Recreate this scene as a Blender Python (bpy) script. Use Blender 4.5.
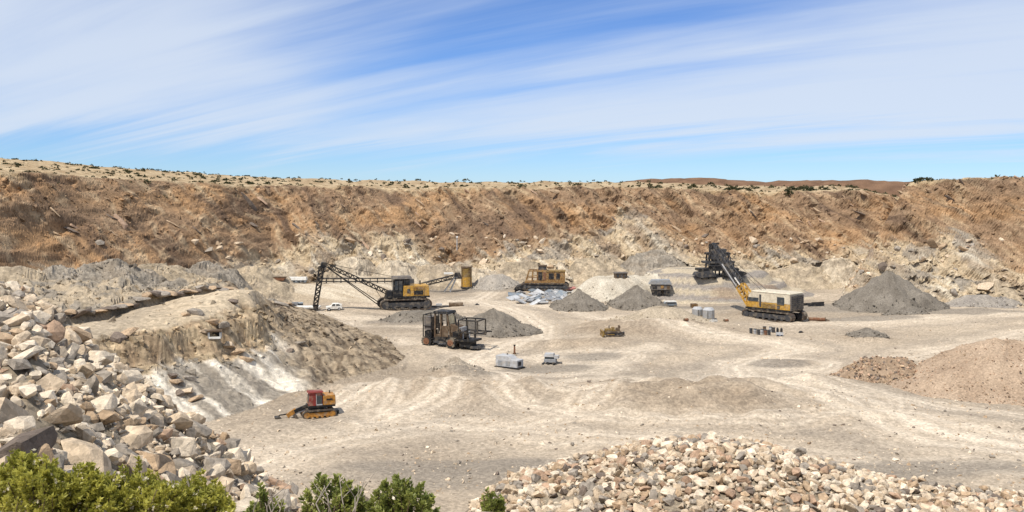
import bpy, bmesh, math, random
import numpy as np
from mathutils import Vector, Matrix, Euler
R = math.radians
for o in list(bpy.data.objects): bpy.data.objects.remove(o)
S = bpy.context.scene
COL = S.collection
random.seed(7)
RNG = np.random.default_rng(7)

# ------------------------------------------------------------------ camera, sky, sun, exposure
F = 1024.0; HZ = 180.0; CAMZ = 22.0
cam = bpy.data.cameras.new('camera'); co = bpy.data.objects.new('camera', cam); COL.objects.link(co)
co.location = (0, 0, CAMZ); co.rotation_euler = (R(90), 0, 0)
cam.sensor_width = 36; cam.lens = 36 * F / 1024; cam.shift_y = -(256 - HZ) / 1024
cam.clip_start = 0.1; cam.clip_end = 20000
S.camera = co
SUN_EL = 58; TO_SUN = Vector((-0.58, -0.66, 0)).normalized()      # high sun, from the left and behind the camera
w = bpy.data.worlds.new('World'); S.world = w; w.use_nodes = True
nt = w.node_tree; nt.nodes.clear()
def N(t, typ, **kw):
    n = t.nodes.new(typ)
    for k, v in kw.items(): setattr(n, k, v)
    return n
def math_n(t, op, a, b=None, clamp=False):
    n = N(t, 'ShaderNodeMath', operation=op, use_clamp=clamp)
    for i, v in enumerate((a, b)):
        if v is None: continue
        if isinstance(v, (int, float)): n.inputs[i].default_value = v
        else: t.links.new(v, n.inputs[i])
    return n.outputs[0]
sky = N(nt, 'ShaderNodeTexSky', sky_type='NISHITA')
sky.sun_disc = False; sky.sun_elevation = R(SUN_EL)
sky.sun_rotation = math.atan2(TO_SUN.x, TO_SUN.y)
sky.altitude = 2500; sky.air_density = 1.0; sky.dust_density = 0.0; sky.ozone_density = 4.0
bg = N(nt, 'ShaderNodeBackground'); bg.inputs[1].default_value = 0.105
hsv = N(nt, 'ShaderNodeHueSaturation'); hsv.inputs['Saturation'].default_value = 1.0; hsv.inputs['Value'].default_value = 1.0
tint = N(nt, 'ShaderNodeMix', data_type='RGBA', blend_type='MULTIPLY'); tint.inputs[0].default_value = 1; tint.inputs[7].default_value = (.60, .81, 1.14, 1)
nt.links.new(sky.outputs[0], tint.inputs[6]); nt.links.new(tint.outputs[2], hsv.inputs['Color']); nt.links.new(hsv.outputs[0], bg.inputs[0])
# thin cirrus: streaky noise on the cloud layer's own plane, in world directions
tc = N(nt, 'ShaderNodeTexCoord'); sx = N(nt, 'ShaderNodeSeparateXYZ'); nt.links.new(tc.outputs['Generated'], sx.inputs[0])
dz = math_n(nt, 'MAXIMUM', sx.outputs[2], 0.0)
den = math_n(nt, 'ADD', dz, 0.16)
qx = math_n(nt, 'DIVIDE', sx.outputs[0], den); qy = math_n(nt, 'DIVIDE', sx.outputs[1], den)
cb = N(nt, 'ShaderNodeCombineXYZ'); nt.links.new(qx, cb.inputs[0]); nt.links.new(qy, cb.inputs[1])
def cloud_noise(rot, sc, scale, det, rough, dist, off):
    m = N(nt, 'ShaderNodeMapping', vector_type='TEXTURE'); m.inputs['Rotation'].default_value = (0, 0, R(rot)); m.inputs['Scale'].default_value = (1 / sc[0], 1 / sc[1], 1)
    m.inputs['Location'].default_value = off
    nt.links.new(cb.outputs[0], m.inputs[0])
    n = N(nt, 'ShaderNodeTexNoise'); n.inputs['Scale'].default_value = scale; n.inputs['Detail'].default_value = det
    n.inputs['Roughness'].default_value = rough; n.inputs['Distortion'].default_value = dist
    nt.links.new(m.outputs[0], n.inputs[0]); return n.outputs[0]
c1 = cloud_noise(-28, (0.26, 0.50, 1), 1.0, 3, 0.45, 0.6, (14.3, 6.4, 0))
c2 = cloud_noise(-34, (0.20, 1.45, 1), 1.4, 6, 0.58, 0.5, (2.4, 6.2, 0))
cs = math_n(nt, 'ADD', math_n(nt, 'MULTIPLY', c1, 0.66), math_n(nt, 'MULTIPLY', c2, 0.34))
# less veil toward the horizon
low = N(nt, 'ShaderNodeMapRange', interpolation_type='SMOOTHSTEP'); nt.links.new(math_n(nt, 'ADD', dz, math_n(nt, 'MULTIPLY', math_n(nt, 'SUBTRACT', c2, 0.5), 0.16)), low.inputs[0])
low.inputs[1].default_value = 0.010; low.inputs[2].default_value = 0.062
mr = N(nt, 'ShaderNodeMapRange', interpolation_type='SMOOTHSTEP'); nt.links.new(cs, mr.inputs[0])
mr.inputs[1].default_value = 0.31; mr.inputs[2].default_value = 0.57
cf = math_n(nt, 'MULTIPLY', math_n(nt, 'MULTIPLY', mr.outputs[0], low.outputs[0]), 0.86)
bgc = N(nt, 'ShaderNodeBackground'); bgc.inputs[0].default_value = (0.72, 0.80, 0.92, 1); bgc.inputs[1].default_value = 0.92
mx = N(nt, 'ShaderNodeMixShader'); nt.links.new(cf, mx.inputs[0]); nt.links.new(bg.outputs[0], mx.inputs[1]); nt.links.new(bgc.outputs[0], mx.inputs[2])
wo = N(nt, 'ShaderNodeOutputWorld'); nt.links.new(mx.outputs[0], wo.inputs[0])
sl = bpy.data.lights.new('sun', 'SUN'); sl.energy = 4.6; sl.angle = R(0.5); sl.color = (1.0, 0.93, 0.82)
so = bpy.data.objects.new('sun', sl); COL.objects.link(so)
sv = Vector((TO_SUN.x * math.cos(R(SUN_EL)), TO_SUN.y * math.cos(R(SUN_EL)), math.sin(R(SUN_EL))))
so.rotation_euler = sv.to_track_quat('Z', 'Y').to_euler(); so.location = (0, 0, 80)
S.view_settings.view_transform = 'Standard'; S.view_settings.look = 'None'
S.view_settings.gamma = 1; S.view_settings.use_curve_mapping = False; S.view_settings.exposure = 0.10

# ------------------------------------------------------------------ tags
def tag(o, label=None, cat=None, group=None, kind=None):
    if label: o['label'] = label
    if cat: o['category'] = cat
    if group: o['group'] = group
    if kind: o['kind'] = kind
    return o

# ------------------------------------------------------------------ numeric noise
def _h(ix, iy, s):
    a = (ix.astype(np.int64) * 374761393 + iy.astype(np.int64) * 668265263 + s * 1442695041) & 0xFFFFFFFF
    a = ((a ^ (a >> 13)) * 1274126177) & 0xFFFFFFFF
    a = ((a ^ (a >> 16)) * 2246822519) & 0xFFFFFFFF
    return ((a ^ (a >> 15)) & 0xFFFFFF) / float(0x1000000)
def noise(x, y, s=0):
    x = np.asarray(x, float); y = np.asarray(y, float)
    ix = np.floor(x); iy = np.floor(y); fx = x - ix; fy = y - iy
    ux = fx * fx * fx * (fx * (fx * 6 - 15) + 10); uy = fy * fy * fy * (fy * (fy * 6 - 15) + 10)
    def g(a, b, dx, dy):
        t = _h(ix + a, iy + b, s) * 6.2831853
        return np.cos(t) * dx + np.sin(t) * dy
    n0 = g(0, 0, fx, fy) * (1 - ux) + g(1, 0, fx - 1, fy) * ux
    n1 = g(0, 1, fx, fy - 1) * (1 - ux) + g(1, 1, fx - 1, fy - 1) * ux
    return (n0 * (1 - uy) + n1 * uy) * 1.5
def fbm(x, y, s=0, o=4, g=0.5):
    r = 0.0; a = 1.0
    for i in range(o):
        r = r + a * noise(x * 2 ** i + 17.3 * i, y * 2 ** i - 9.1 * i, s + i); a *= g
    return r
def cell(x, y, s=0):
    x = np.asarray(x, float); y = np.asarray(y, float)
    ix = np.floor(x); iy = np.floor(y)
    f1 = np.full(x.shape, 9.0); f2 = f1.copy(); cid = np.zeros(x.shape)
    for a in (-1, 0, 1):
        for b in (-1, 0, 1):
            jx = ix + a; jy = iy + b
            d = np.hypot(jx + _h(jx, jy, s) - x, jy + _h(jx, jy, s + 1) - y)
            c = _h(jx, jy, s + 2); m = d < f1
            f2 = np.where(m, f1, np.minimum(f2, d)); cid = np.where(m, c, cid); f1 = np.where(m, d, f1)
    return f1, f2, cid
def ss(x, a, b):
    t = np.clip((x - a) / (b - a), 0, 1); return t * t * (3 - 2 * t)
def lerp(a, b, t): return a + (b - a) * t

# a photo pixel on level ground at height z
def G(px, py, z=0.0):
    Y = (CAMZ - z) * F / (py - HZ); return ((px - 512) / F * Y, Y)
def at(px, py, Y): return Vector(((px - 512) / F * Y, Y, CAMZ - (py - HZ) / F * Y))
def polydist(X, Y, pts):
    d = np.full(X.shape, 1e9)
    for (ax, ay), (bx, by) in zip(pts[:-1], pts[1:]):
        dx, dy = bx - ax, by - ay; L = dx * dx + dy * dy
        t = np.clip(((X - ax) * dx + (Y - ay) * dy) / L, 0, 1)
        d = np.minimum(d, np.hypot(X - ax - t * dx, Y - ay - t * dy))
    return d
def inside(X, Y, poly):
    r = np.zeros(X.shape, bool)
    for (ax, ay), (bx, by) in zip(poly, poly[1:] + poly[:1]):
        c = ((ay > Y) != (by > Y)) & (X < (bx - ax) * (Y - ay) / ((by - ay) or 1e-9) + ax)
        r ^= c
    return r

# ------------------------------------------------------------------ terrain heights
WP = [-900, -300, 0, 120, 200, 240, 272, 400, 520, 640, 760, 850, 890, 910, 960, 1024, 1300, 2000]
WF = [110, 124, 140, 160, 179, 189, 199, 207, 214, 214, 212, 210, 209, 208, 208, 206, 200, 190]
WC = [174, 172, 172, 179, 184, 187, 187, 189, 188, 188, 192, 191, 197, 200, 200, 198, 190, 180]      # edge of the cliff
SK = [160, 156, 158, 168, 173, 176, 178, 181, 182, 182, 187, 186, 196, 200, 200, 198, 190, 180]      # skyline of the plateau
BENCH = [(-95, 74), G(60, 452), G(150, 440), G(215, 424), G(262, 410), G(300, 396), G(352, 381), G(404, 368),
         G(412, 358), G(396, 343), G(352, 325), G(322, 312), (-42, 186), (-60, 190), (-130, 190), (-130, 74)]
LEDGE = [(-60, 84), (-47, 104), (-43.5, 118), (-40, 130), (-37.5, 150), (-37, 172), (-42, 190)]
LEDGEP = LEDGE + [(-140, 190), (-140, 84)]
MOUNDS = [(410, 396, 13, 7, 1.7), (700, 410, 17, 9, 2.6), (505, 402, 9, 4, .9), (460, 378, 5, 3, 1.0), (615, 392, 8, 4, .8),
          (810, 388, 7, 4, .9), (640, 330, 14, 6, 1.1), (690, 334, 10, 5, 1.0), (570, 345, 12, 3, .6), (868, 340, 5, 3, .7), (500, 285, 6, 4, 1.3),
          (545, 291, 11, 7, 1.0), (425, 322, 8, 3, .7), (780, 362, 6, 3, .5), (350, 425, 12, 4, .5), (930, 425, 16, 4, .5), (585, 440, 14, 4, .5)]
SPOIL = [(8, 3, 12, 10.5, 1), (58, 1, 13, 10.0, 0), (112, -2, 13, 10.5, 0), (158, -3, 12, 9.0, 1), (205, -3, 12, 8.5, 0), (250, -1, 10, 6.5, 1), (318, 5, 8, 5.0, 1), (352, 6, 8, 7.0, 2), (392, 5, 8, 6.0, 2), (432, 5, 7, 5.0, 1),
         (520, 5, 8, 5.0, 1), (560, 6, 7, 5.0, 2), (655, 7, 11, 7.5, 0), (602, 6, 9, 6.5, 1), (742, 4, 9, 5.5, 1), (800, 5, 9, 5.0, 1), (838, 6, 9, 6.0, 2), (922, 10, 10, 7.5, 2), (962, 6, 9, 6.0, 0), (1012, 4, 10, 6.5, 1), (470, 4, 7, 4.0, 2)]
def terrain(X, Y, want=False):
    X = np.asarray(X, float); Y = np.asarray(Y, float)
    P = 512 + F * X / Y
    M = {}
    fine = .05 * fbm(X / 1.1, Y / 1.1, 3, 2)
    fl = .45 * fbm(X / 22, Y / 13, 1, 3) + .12 * fbm(X / 5, Y / 3.5, 2, 2) + fine
    for (mx_, my_, rx, ry, h) in MOUNDS:
        cx, cy = G(mx_, my_)
        q = ((X - cx) / rx) ** 2 + ((Y - cy) / ry) ** 2
        fl = fl + h * np.exp(-q * 1.6) * (1 + .35 * fbm(X / 4, Y / 3, 5, 2))
    # tan bank behind the crane
    bk = 2.4 * ss(Y, 183, 193) * ss(P, 235, 275) * (1 - ss(P, 385, 420))
    fl = fl + bk
    # terraces under the crusher
    cx, cy = G(716, 300)
    q = np.hypot((X - cx) / 1.45, Y - (cy + 9))
    tr = 5.0 * (1 - ss(q, 5, 14)); tr = tr + .35 * np.sin(tr * 3.6)
    fl = fl + np.maximum(tr, 0)
    # bench with the grey fans
    ins = inside(X, Y, BENCH); d = polydist(X, Y, BENCH[:13])
    wob = 1.8 * fbm(X / 7, Y / 7, 8, 3)
    dd = np.where(ins, d, -d) + wob * ss(d, 0, 4)
    dark = ss(X * .6 + (Y - 100) * .4 + .6 * fbm(X / 5, Y / 5, 29, 2), -11.2, -7.5)
    k = np.clip(dd / (14 + 7 * dark), 0, 1)
    pr = np.interp(k, [0, .30, .60, .72, .80, 1], [0, .22, .50, .62, .90, 1.0])
    rough = fbm(X / 2.6, Y / 2.6, 21, 4); f1, f2, cid = cell(X / 1.5 + .3 * rough, Y / 1.5, 23)
    pr = lerp(pr, k, .8 * dark); bz = 7.2 * pr
    face = ss(k, .02, .12) * (1 - ss(k, .84, .98))
    bz = bz + face * (.34 * rough + (.35 * cid - .2) * ss(k, .5, .7) + dark * (.6 * np.abs(noise((X + Y * .55) / 2.4, (X - Y) / 9, 31)) - .3))
    bz = bz * (1 - .38 * ss(Y, 112, 165))
    bz = bz + ss(k, .9, 1) * (.35 * fbm(X / 6, Y / 6, 25, 3))
    bz = bz + ss(k, .75, 1) * (1.7 * np.exp(-(((X + 33) / 8) ** 2 + ((Y - 123) / 13) ** 2)) - .9 * ss(-X, 38, 52))
    lg = inside(X, Y, LEDGEP) & (dd > 3)
    lstep = np.where(lg, 1.6 * np.clip(fbm(X / 9, Y / 9, 28, 2) + .1, 0, 1) * np.clip(polydist(X, Y, LEDGE) / 6, 0, 1) + np.clip(polydist(X, Y, LEDGE) / .5, 0, 1) * 1.0 + .05 * polydist(X, Y, LEDGE) + (.7 * (cell(X / 2.4, Y / 2.4, 27)[2] - .5) + .5 * rough) * np.clip(polydist(X, Y, LEDGE) / 3, 0, 1), 0)
    bz = bz + lstep * ss(k, .5, .9)
    fl = np.where(dd > 0, np.maximum(fl, bz), fl)
    M['bench'] = (dd > 0) & (k > .04); M['k'] = k; M['dd'] = dd; M['dark'] = dark; M['lg'] = lg; M['cid'] = cid
    # quarry wall
    Yf = np.interp(P, WP, WF) + 5 * fbm(X / 30, Y * 0 + 3, 41, 3)
    run = 30 + 0 * X
    t = (Y - Yf) / run
    Yc = Yf + run
    zc = CAMZ + (HZ - np.interp(P, WP, WC) - 2 * noise(X / 9, Y * 0, 44)) / F * Yc
    zs = CAMZ + (HZ - np.interp(P, WP, SK) - 1.2 * noise(X / 13, Y * 0, 45)) / F * (Yc + 55)
    def face_of(t, zc, X, seed):
        pr = np.interp(t, [0, .10, .30, .40, .7, .93, 1, 1.1], [0, .05, .24, .36, .70, .95, 1, 1])
        v = t * 28
        env = ss(t, .0, .10) * (1 - ss(t, .93, 1.05))
        sh = X + v * .95 + 1.3 * fbm(X / 9, v / 9, seed + 5, 2)
        rib = 1 - 2 * np.abs(noise(sh / 8, (X - v) / 30, seed)); rib2 = 1 - 2 * np.abs(noise(sh / 2.0, (X - v) / 12, seed + 1))
        ro = fbm(X / 7, v / 6, seed + 2, 5, .55)
        f1, f2, cid = cell(sh / 1.9 + .5 * ro, (v - .3 * X) / 1.3, seed + 7)
        h1, h2, hid = cell(X / 4.2 + .4 * ro, v / 2.6, seed + 12)
        gul = 1 - 2 * np.abs(noise((X + v * .45) / 9 + .5 * ro, v / 40, seed + 17))
        dp = env * (1.0 * rib + 1.3 * gul + .45 * rib2 + 1.05 * ro + .7 * (cid - .5) * (1 - ss(f1, .35, .6)) + .4 * (hid - .5) * (1 - ss(t, .35, .6)))
        return zc * pr + .45 * dp, cid, hid, ro, sh, v, dp
    wz, wcid, whid, wro, wsh, wv, wdp = face_of(t, zc, X, 60)
    plat = zc + (zs - zc) * np.clip((Y - Yc) / 55, 0, 1) - .03 * np.clip(Y - Yc - 60, 0, None) + ss(t, 1.0, 1.1) * (.35 * fbm(X / 6, Y / 6, 47, 3))
    wz = np.where(t > 1, plat, wz)
    wall = t > 0
    # the nearer wall on the right, its nose running down to the left
    nose = np.clip((P - 838 - .25 * (Y - 185)) / 64, 0, 1)
    Yf2 = np.interp(P, [838, 900, 960, 1024, 1300, 2000], [196, 189, 184, 179, 158, 130]) + 4 * fbm(X / 24, Y * 0 + 9, 48, 3)
    t2 = (Y - Yf2) / 27.0
    py2 = np.interp(P, [838, 905, 930, 1024, 1300], [186, 184, 181, 178, 172]); zc2 = CAMZ + (HZ - py2) / F * (Yf2 + 27)
    w2, c2_, h2_, r2_, sh2, v2, dp2 = face_of(np.minimum(t2, nose * 1.0), zc2, X, 90)
    w2 = np.where((t2 > 1) & (nose >= 1), zc2 + .3 * fbm(X / 6, Y / 6, 49, 3) - .004 * (Y - Yf2 - 27), w2)
    use2 = (t2 > 0) & (P > 838) & (w2 > np.where(wall, wz, 0))
    tt = np.where(use2, np.minimum(t2, nose * 1.02), t)
    wz = np.where(use2, w2, wz); wall = wall | use2
    z = np.where(wall, np.maximum(wz, np.where(M['bench'], fl, fl * np.clip(1 - tt * 6, 0, 1))), fl)
    iswall = wall & (wz >= z - 1e-6)
    M['wall'] = iswall & (tt <= 1.02) & ~(use2 & (t2 > 1) & (nose >= 1)); M['plat'] = iswall & ~M['wall']; M['t'] = tt
    for nm, a, b in (('cid', wcid, c2_), ('hid', whid, h2_), ('ro', wro, r2_), ('sh', wsh, sh2), ('v', wv, v2), ('dp', wdp, dp2)): M['w' + nm] = np.where(use2, b, a)
    # spoil fans at the foot of the wall
    sp = np.full(X.shape, -1); zb_ = z.copy()
    far = Y > 105
    if far.any():
        xf, yf_, zf = X[far], Y[far], z[far].copy(); sf = np.full(xf.shape, -1)
        for i, (px_, off, r_, h_, c_) in enumerate(SPOIL):
            y0 = float(np.interp(px_, WP, WF)) + off - (22 if px_ > 880 else 0); x0 = (px_ - 512) / F * y0
            dx, dy = xf - x0, yf_ - y0; m = (np.abs(dx) < 16) & (np.abs(dy) < 16)
            if not m.any(): continue
            dx, dy = dx[m], dy[m]; wp = 2.2 * fbm(dx / 6 + i * 7, dy / 6, 196, 3); dx, dy = dx * (.75 + .5 * ((i * 37) % 10) / 10) + wp, dy + .6 * wp; d_ = np.hypot(dx, dy); an = np.arctan2(dx, -dy)
            hh = h_ * (1.02 - np.sqrt(d_ ** 2 + 1.2) / (r_ * (1.15 + .16 * noise(an * 1.3 + i * 3, d_ * 0, 190)))) + (.55 * np.abs(noise(an * 3.4 + i * 5, d_ / 9, 191)) + .15 * noise(an * 9, d_ / 6, 192) + .5 * fbm(dx / 2.4, dy / 2.4, 193, 4, .6)) * np.clip(d_ / 2, 0, 1)
            zz = zf[m]; up = hh > zz; zz = np.maximum(zz, hh); zf[m] = zz; q_ = sf[m]; q_[up] = c_; sf[m] = q_
        z[far] = zf; sp[far] = sf
    M['sp'] = sp; onsp = sp >= 0; M['wall'] = M['wall'] & ~onsp | onsp & (M['wall'] | M['plat'] | wall); M['plat'] = M['plat'] & ~onsp; M['wdp'] = np.where(onsp, 0, M['wdp'])
    # near hillside, the rock heap and the rubble mound
    hz_ = np.interp(Y, [-5, 2, 6, 9, 12, 14, 18, 30, 45, 60, 66], [20.6, 20.4, 19.7, 18.9, 18.0, 16.8, 14.2, 8.5, 4.2, .6, -3])
    hz_ = hz_ + .25 * fbm(X / 3, Y / 3, 71, 3) * ss(Y, 4, 9)
    RID = [(-4.0, 8), (-5.6, 11.5), (-6.9, 14.5), (-9.4, 20), (-13.2, 27.5)]
    dr = polydist(X, Y, RID)
    zr = np.interp(Y, [8, 11.5, 14.5, 20, 27.5], [18.7, 18.45, 18.25, 18.45, 18.95])
    right = (X > np.interp(Y, [8, 11.5, 14.5, 20, 27.5, 60], [-4.0, -5.6, -6.9, -9.4, -13.2, -13.2]))
    heap = zr - np.where(right, .91, .12) * dr - np.where(~right, .6, 0) * np.clip(Y - 28, 0, None)
    heap = heap + .30 * fbm(X / 1.6, Y / 1.6, 73, 3)
    q = ((X - 7.4) / 7.8) ** 2 + ((Y - 38) / 8.5) ** 2
    rub = 9.75 + 2.25 * np.exp(-q * 1.5) - .0 * Y + .12 * fbm(X / 1.3, Y / 1.3, 75, 2)
    rub = rub - .6 * np.clip(-X - .0, 0, None) - .75 * np.clip(Y - 41, 0, None) - .04 * np.clip(X - 12, 0, None)
    rub = rub - 30 * (Y < 20)
    near = np.maximum(np.maximum(hz_, heap), rub)
    M['near'] = (near > z) & (Y < 80)
    M['heap'] = M['near'] & (heap >= near - 1e-6); M['rub'] = M['near'] & (rub >= near - 1e-6)
    z = np.where(Y < 80, np.maximum(z, near), z)
    if want: return z, M, P
    return z
def H(x, y): return float(terrain(np.array([x]), np.array([y]))[0])

def C(*v): return np.array(v, float)
RING = lambda px, py, rx, ry: [(G(px, py)[0] + rx * math.cos(i * .4488), G(px, py)[1] + ry * math.sin(i * .4488)) for i in range(15)]
TRACKS = [(RING(548, 366, 9, 6.5), 1.3, .8), (RING(590, 357, 6.5, 4.5), 1.0, .7), (RING(778, 364, 6.5, 4.5), 1.3, .8), (RING(640, 388, 9, 4.5), 1.2, .6), (RING(425, 322, 12, 7), 1.4, .6), (RING(700, 402, 20, 11), 1.6, .7), ([G(742, 380), G(850, 398), G(940, 405), G(1030, 418)], 2.0, .8), ([G(330, 412), G(400, 388), G(452, 384), G(445, 405), G(370, 425)], 2.2, .8), ([G(1030, 448), G(930, 432), G(850, 412), G(790, 394), G(735, 380)], 4.6, 1.0), ([G(735, 380), G(740, 368), G(770, 356), G(800, 348), G(770, 340), G(700, 336), G(640, 328)], 2.4, .9),
          ([G(742, 382), G(650, 400), G(560, 404), G(520, 385), G(470, 362), G(500, 348), G(540, 338), G(543, 326), G(512, 310), G(474, 300), G(500, 290)], 2.0, .85),
          ([G(250, 330), G(320, 314), G(400, 320), G(470, 298), G(560, 310), G(600, 318), G(700, 312)], 2.0, .7),
          ([G(230, 470), G(330, 440), G(450, 425), G(560, 440), G(680, 445), G(800, 455), G(1030, 470)], 3.2, .55),
          ([G(620, 400), G(560, 425), G(480, 432), G(380, 415), G(400, 392), G(450, 385)], 2.0, .6),
          ([G(742, 380), G(860, 372), G(930, 352), G(1030, 332)], 2.4, .6), ([G(660, 345), G(620, 352), G(590, 372), G(620, 385), G(742, 380)], 1.4, .6),
          ([G(780, 325), G(840, 322), G(960, 318), G(1030, 312)], 3.0, .6), ([G(400, 340), G(440, 352), G(520, 372), G(600, 368), G(660, 345)], 1.5, .6)]
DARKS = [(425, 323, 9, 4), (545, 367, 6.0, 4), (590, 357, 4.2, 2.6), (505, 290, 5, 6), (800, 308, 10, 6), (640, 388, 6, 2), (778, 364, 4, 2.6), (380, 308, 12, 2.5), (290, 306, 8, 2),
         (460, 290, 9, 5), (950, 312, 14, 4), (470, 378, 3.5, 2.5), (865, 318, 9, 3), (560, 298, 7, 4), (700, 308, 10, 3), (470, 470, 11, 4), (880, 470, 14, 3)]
def colours(X, Y, z, M, P):
    n = X.shape[0]
    a = fbm(X / 9, Y / 5, 101, 4); b = fbm(X / 2.2, Y / 1.4, 102, 3); c = fbm(X / 30, Y / 18, 103, 3)
    base = lerp(C(.35, .285, .212)[None], C(.485, .402, .305)[None], np.clip(.5 + .45 * a + .25 * b, 0, 1)[:, None])
    base = lerp(base, C(.245, .198, .148)[None], (np.clip(.08 + 1.1 * c + .7 * a + .3 * b, 0, 1) * .7)[:, None])
    flm = ~(M['wall'] | M['plat'])
    tm = np.zeros(n)
    sub = np.where(flm & (Y > 60))[0]
    xs, ys = X[sub], Y[sub]; wx = xs + .8 * fbm(xs / 12, ys / 9, 110, 2); wy = ys + .8 * fbm(xs / 12, ys / 9, 111, 2)
    acc = np.zeros(len(sub))
    for pts, wd, st in TRACKS:
        d = polydist(wx, wy, pts)
        rut = .68 + .32 * np.cos(d / wd * 9)
        acc = np.maximum(acc, st * np.exp(-(d / wd) ** 2 * .8) * rut)
        base[sub] = lerp(base[sub], C(.29, .245, .195)[None], (.60 * st * np.exp(-((d - wd * 1.9) / (wd * .5)) ** 2))[:, None])
    tm[sub] = acc
    M['track'] = tm
    for (mx_, my_, rx, ry, h) in MOUNDS[:14]:
        cx, cy = G(mx_, my_); q = ((X - cx) / rx) ** 2 + ((Y - cy) / ry) ** 2
        base = lerp(base, C(.265, .205, .145)[None] * (1 + .3 * b)[:, None], (np.clip(.75 * np.exp(-q * 1.2) * (1 + .8 * a), 0, .8) * (Y > 75) * (1 - np.clip(tm, 0, 1)))[:, None])
    wr = fbm(X / 14, Y / 9, 161, 3); sw = np.sin(wr * 34 + X * .12); base = base * (1 + .12 * (ss(sw, .55, .95) - .45 * ss(-sw, .6, .95)) * (flm & (Y < 200)))[:, None]
    base = lerp(base, C(.64, .55, .435)[None], np.clip(tm * .95 * (1 + .25 * b), 0, 1)[:, None])
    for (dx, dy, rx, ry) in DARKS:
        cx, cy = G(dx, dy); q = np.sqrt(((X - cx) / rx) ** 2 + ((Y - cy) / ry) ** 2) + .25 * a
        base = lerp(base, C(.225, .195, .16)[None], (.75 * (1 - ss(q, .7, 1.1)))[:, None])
    # terraces under the crusher: bands of grey and tan
    cx, cy = G(716, 300); q = np.hypot((X - cx) / 1.45, Y - (cy + 9))
    band = ss(np.sin(z * 3.4 + 1.2 * a), -.1, .5)
    base = np.where((q < 14)[:, None] & flm[:, None], lerp(C(.44, .37, .27)[None], C(.26, .23, .20)[None], band[:, None]), base)
    mb = (q < 17) & flm & (Y < cy + 3) & (z > .5)
    base = np.where(mb[:, None], lerp(base, C(.24, .17, .115)[None], (.6 * ss(a, -.3, .3))[:, None]), base)
    # bench
    k = M['k']; bm = M['bench']
    fan = 1 - ss(k + .12 * a + .05 * b, .56, .66)
    ac = .55 * X + .83 * Y; dn = .83 * X - .55 * Y; st = 1.2 * noise(ac / 2.2, dn / 14, 120) + .7 * noise(ac / .7, dn / 9, 121)
    fcol = lerp(C(.27, .235, .19)[None], C(.72, .65, .54)[None], np.clip(.52 + 1.3 * st + .5 * a, 0, 1)[:, None])
    rock = lerp(C(.25, .18, .115)[None], C(.44, .345, .225)[None], np.clip(.5 + .7 * b + .5 * (M['cid'] - .5), 0, 1)[:, None])
    dk = np.abs(fbm((X + Y * .55) / 2.2, (X - Y) / 9, 122, 3, .65)); dcol = lerp(C(.085, .064, .046)[None], C(.34, .27, .19)[None], np.clip(dk * 2.4 - .08 + .3 * b, 0, 1)[:, None])
    rock = rock * (1 + .32 * np.sin(z * 7.5 + 2.5 * a))[:, None]; rock = lerp(rock, dcol, (M['dark'] * .85)[:, None]); fan = fan * (1 - M['dark'])
    top = lerp(C(.46, .365, .25)[None], C(.52, .43, .31)[None], np.clip(.5 + .5 * a, 0, 1)[:, None])
    gst = np.exp(-((X + 41 + .06 * (Y - 104)) / 3.5) ** 2) * (1 - ss(Y, 112, 124)); top = lerp(top, C(.30, .25, .19)[None], (gst * .6)[:, None])
    lgm = ss(fbm(X / 3.5, Y / 4, 123, 3), -.2, .3); top = np.where(M['lg'][:, None], lerp(C(.40, .325, .23)[None], C(.26, .225, .18)[None], lgm[:, None]), top)
    bcol = lerp(rock, fcol, fan[:, None]); bcol = lerp(bcol, top, ss(k + .03 * b, .86, .93)[:, None])
    base = np.where(bm[:, None] & flm[:, None], bcol, base)
    # bank behind the crane
    bk = (Y > 183) & (P > 235) & (P < 420) & flm & ~bm
    base = np.where(bk[:, None], lerp(C(.37, .30, .215)[None], C(.50, .43, .33)[None], np.clip(.5 + st, 0, 1)[:, None]), base)
    # wall
    t = M['t']; sh = M['wsh']; v = M['wv']; ro = M['wro']
    w1 = fbm(sh / 6, (X - v) / 30, 130, 3); w2 = fbm(sh / 1.5, (X - v) / 10, 131, 3, .6); w3 = fbm(X / 16, v / 7, 132, 3); w4 = noise(X / .8, v / .6, 133)
    orange = C(.345, .21, .11); brown = C(.245, .162, .10); dbr = C(.12, .08, .055); tan = C(.42, .31, .195)
    wc = lerp(brown[None], orange[None], np.clip(.30 + 1.1 * w3 + .25 * w1 + .35 * (1 - ss(P, 150, 420)), 0, 1)[:, None])
    wc = lerp(wc, dbr[None], np.clip(.0 + 1.35 * w1 + .6 * w2, 0, .9)[:, None])  # dark brown streaks, strengthened to paint in crevice shadow as well
    wc = lerp(wc, tan[None], np.clip(-.12 + 1.1 * w2 - .3 * w1 + .25 * w4, 0, .8)[:, None])
    wc = wc * (1 + .30 * (M['wcid'] - .5))[:, None]
    # dark band part of the way up in the middle of the wall
    bandm = np.exp(-((t - .55 + .1 * w3) / .08) ** 2) * ss(P, 330, 400) * (1 - ss(P, 520, 600)); wc = lerp(wc, dbr[None] * 1.3, (.6 * bandm)[:, None])
    tb = .27 + .20 * fbm(X / 17, Y * 0, 135, 3) + np.interp(P, [0, 120, 200, 300, 330, 395, 430, 540, 620, 700, 790, 880, 960, 1024], [-.06, -.02, .06, .06, .24, .16, .04, .10, .30, .16, -.02, .12, .22, .10])
    tal = 1 - ss(t + .10 * w2 + .06 * w1, tb - .03, tb + .05)
    hid = M['whid']; f_ = ss(hid + .25 * w2, .45, .6)
    tc_ = lerp(C(.44, .35, .235)[None], C(.36, .30, .225)[None], f_[:, None]); tc_ = lerp(tc_, C(.22, .19, .155)[None], (ss(hid + .2 * w2, .74, .82) * .9)[:, None])
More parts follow.
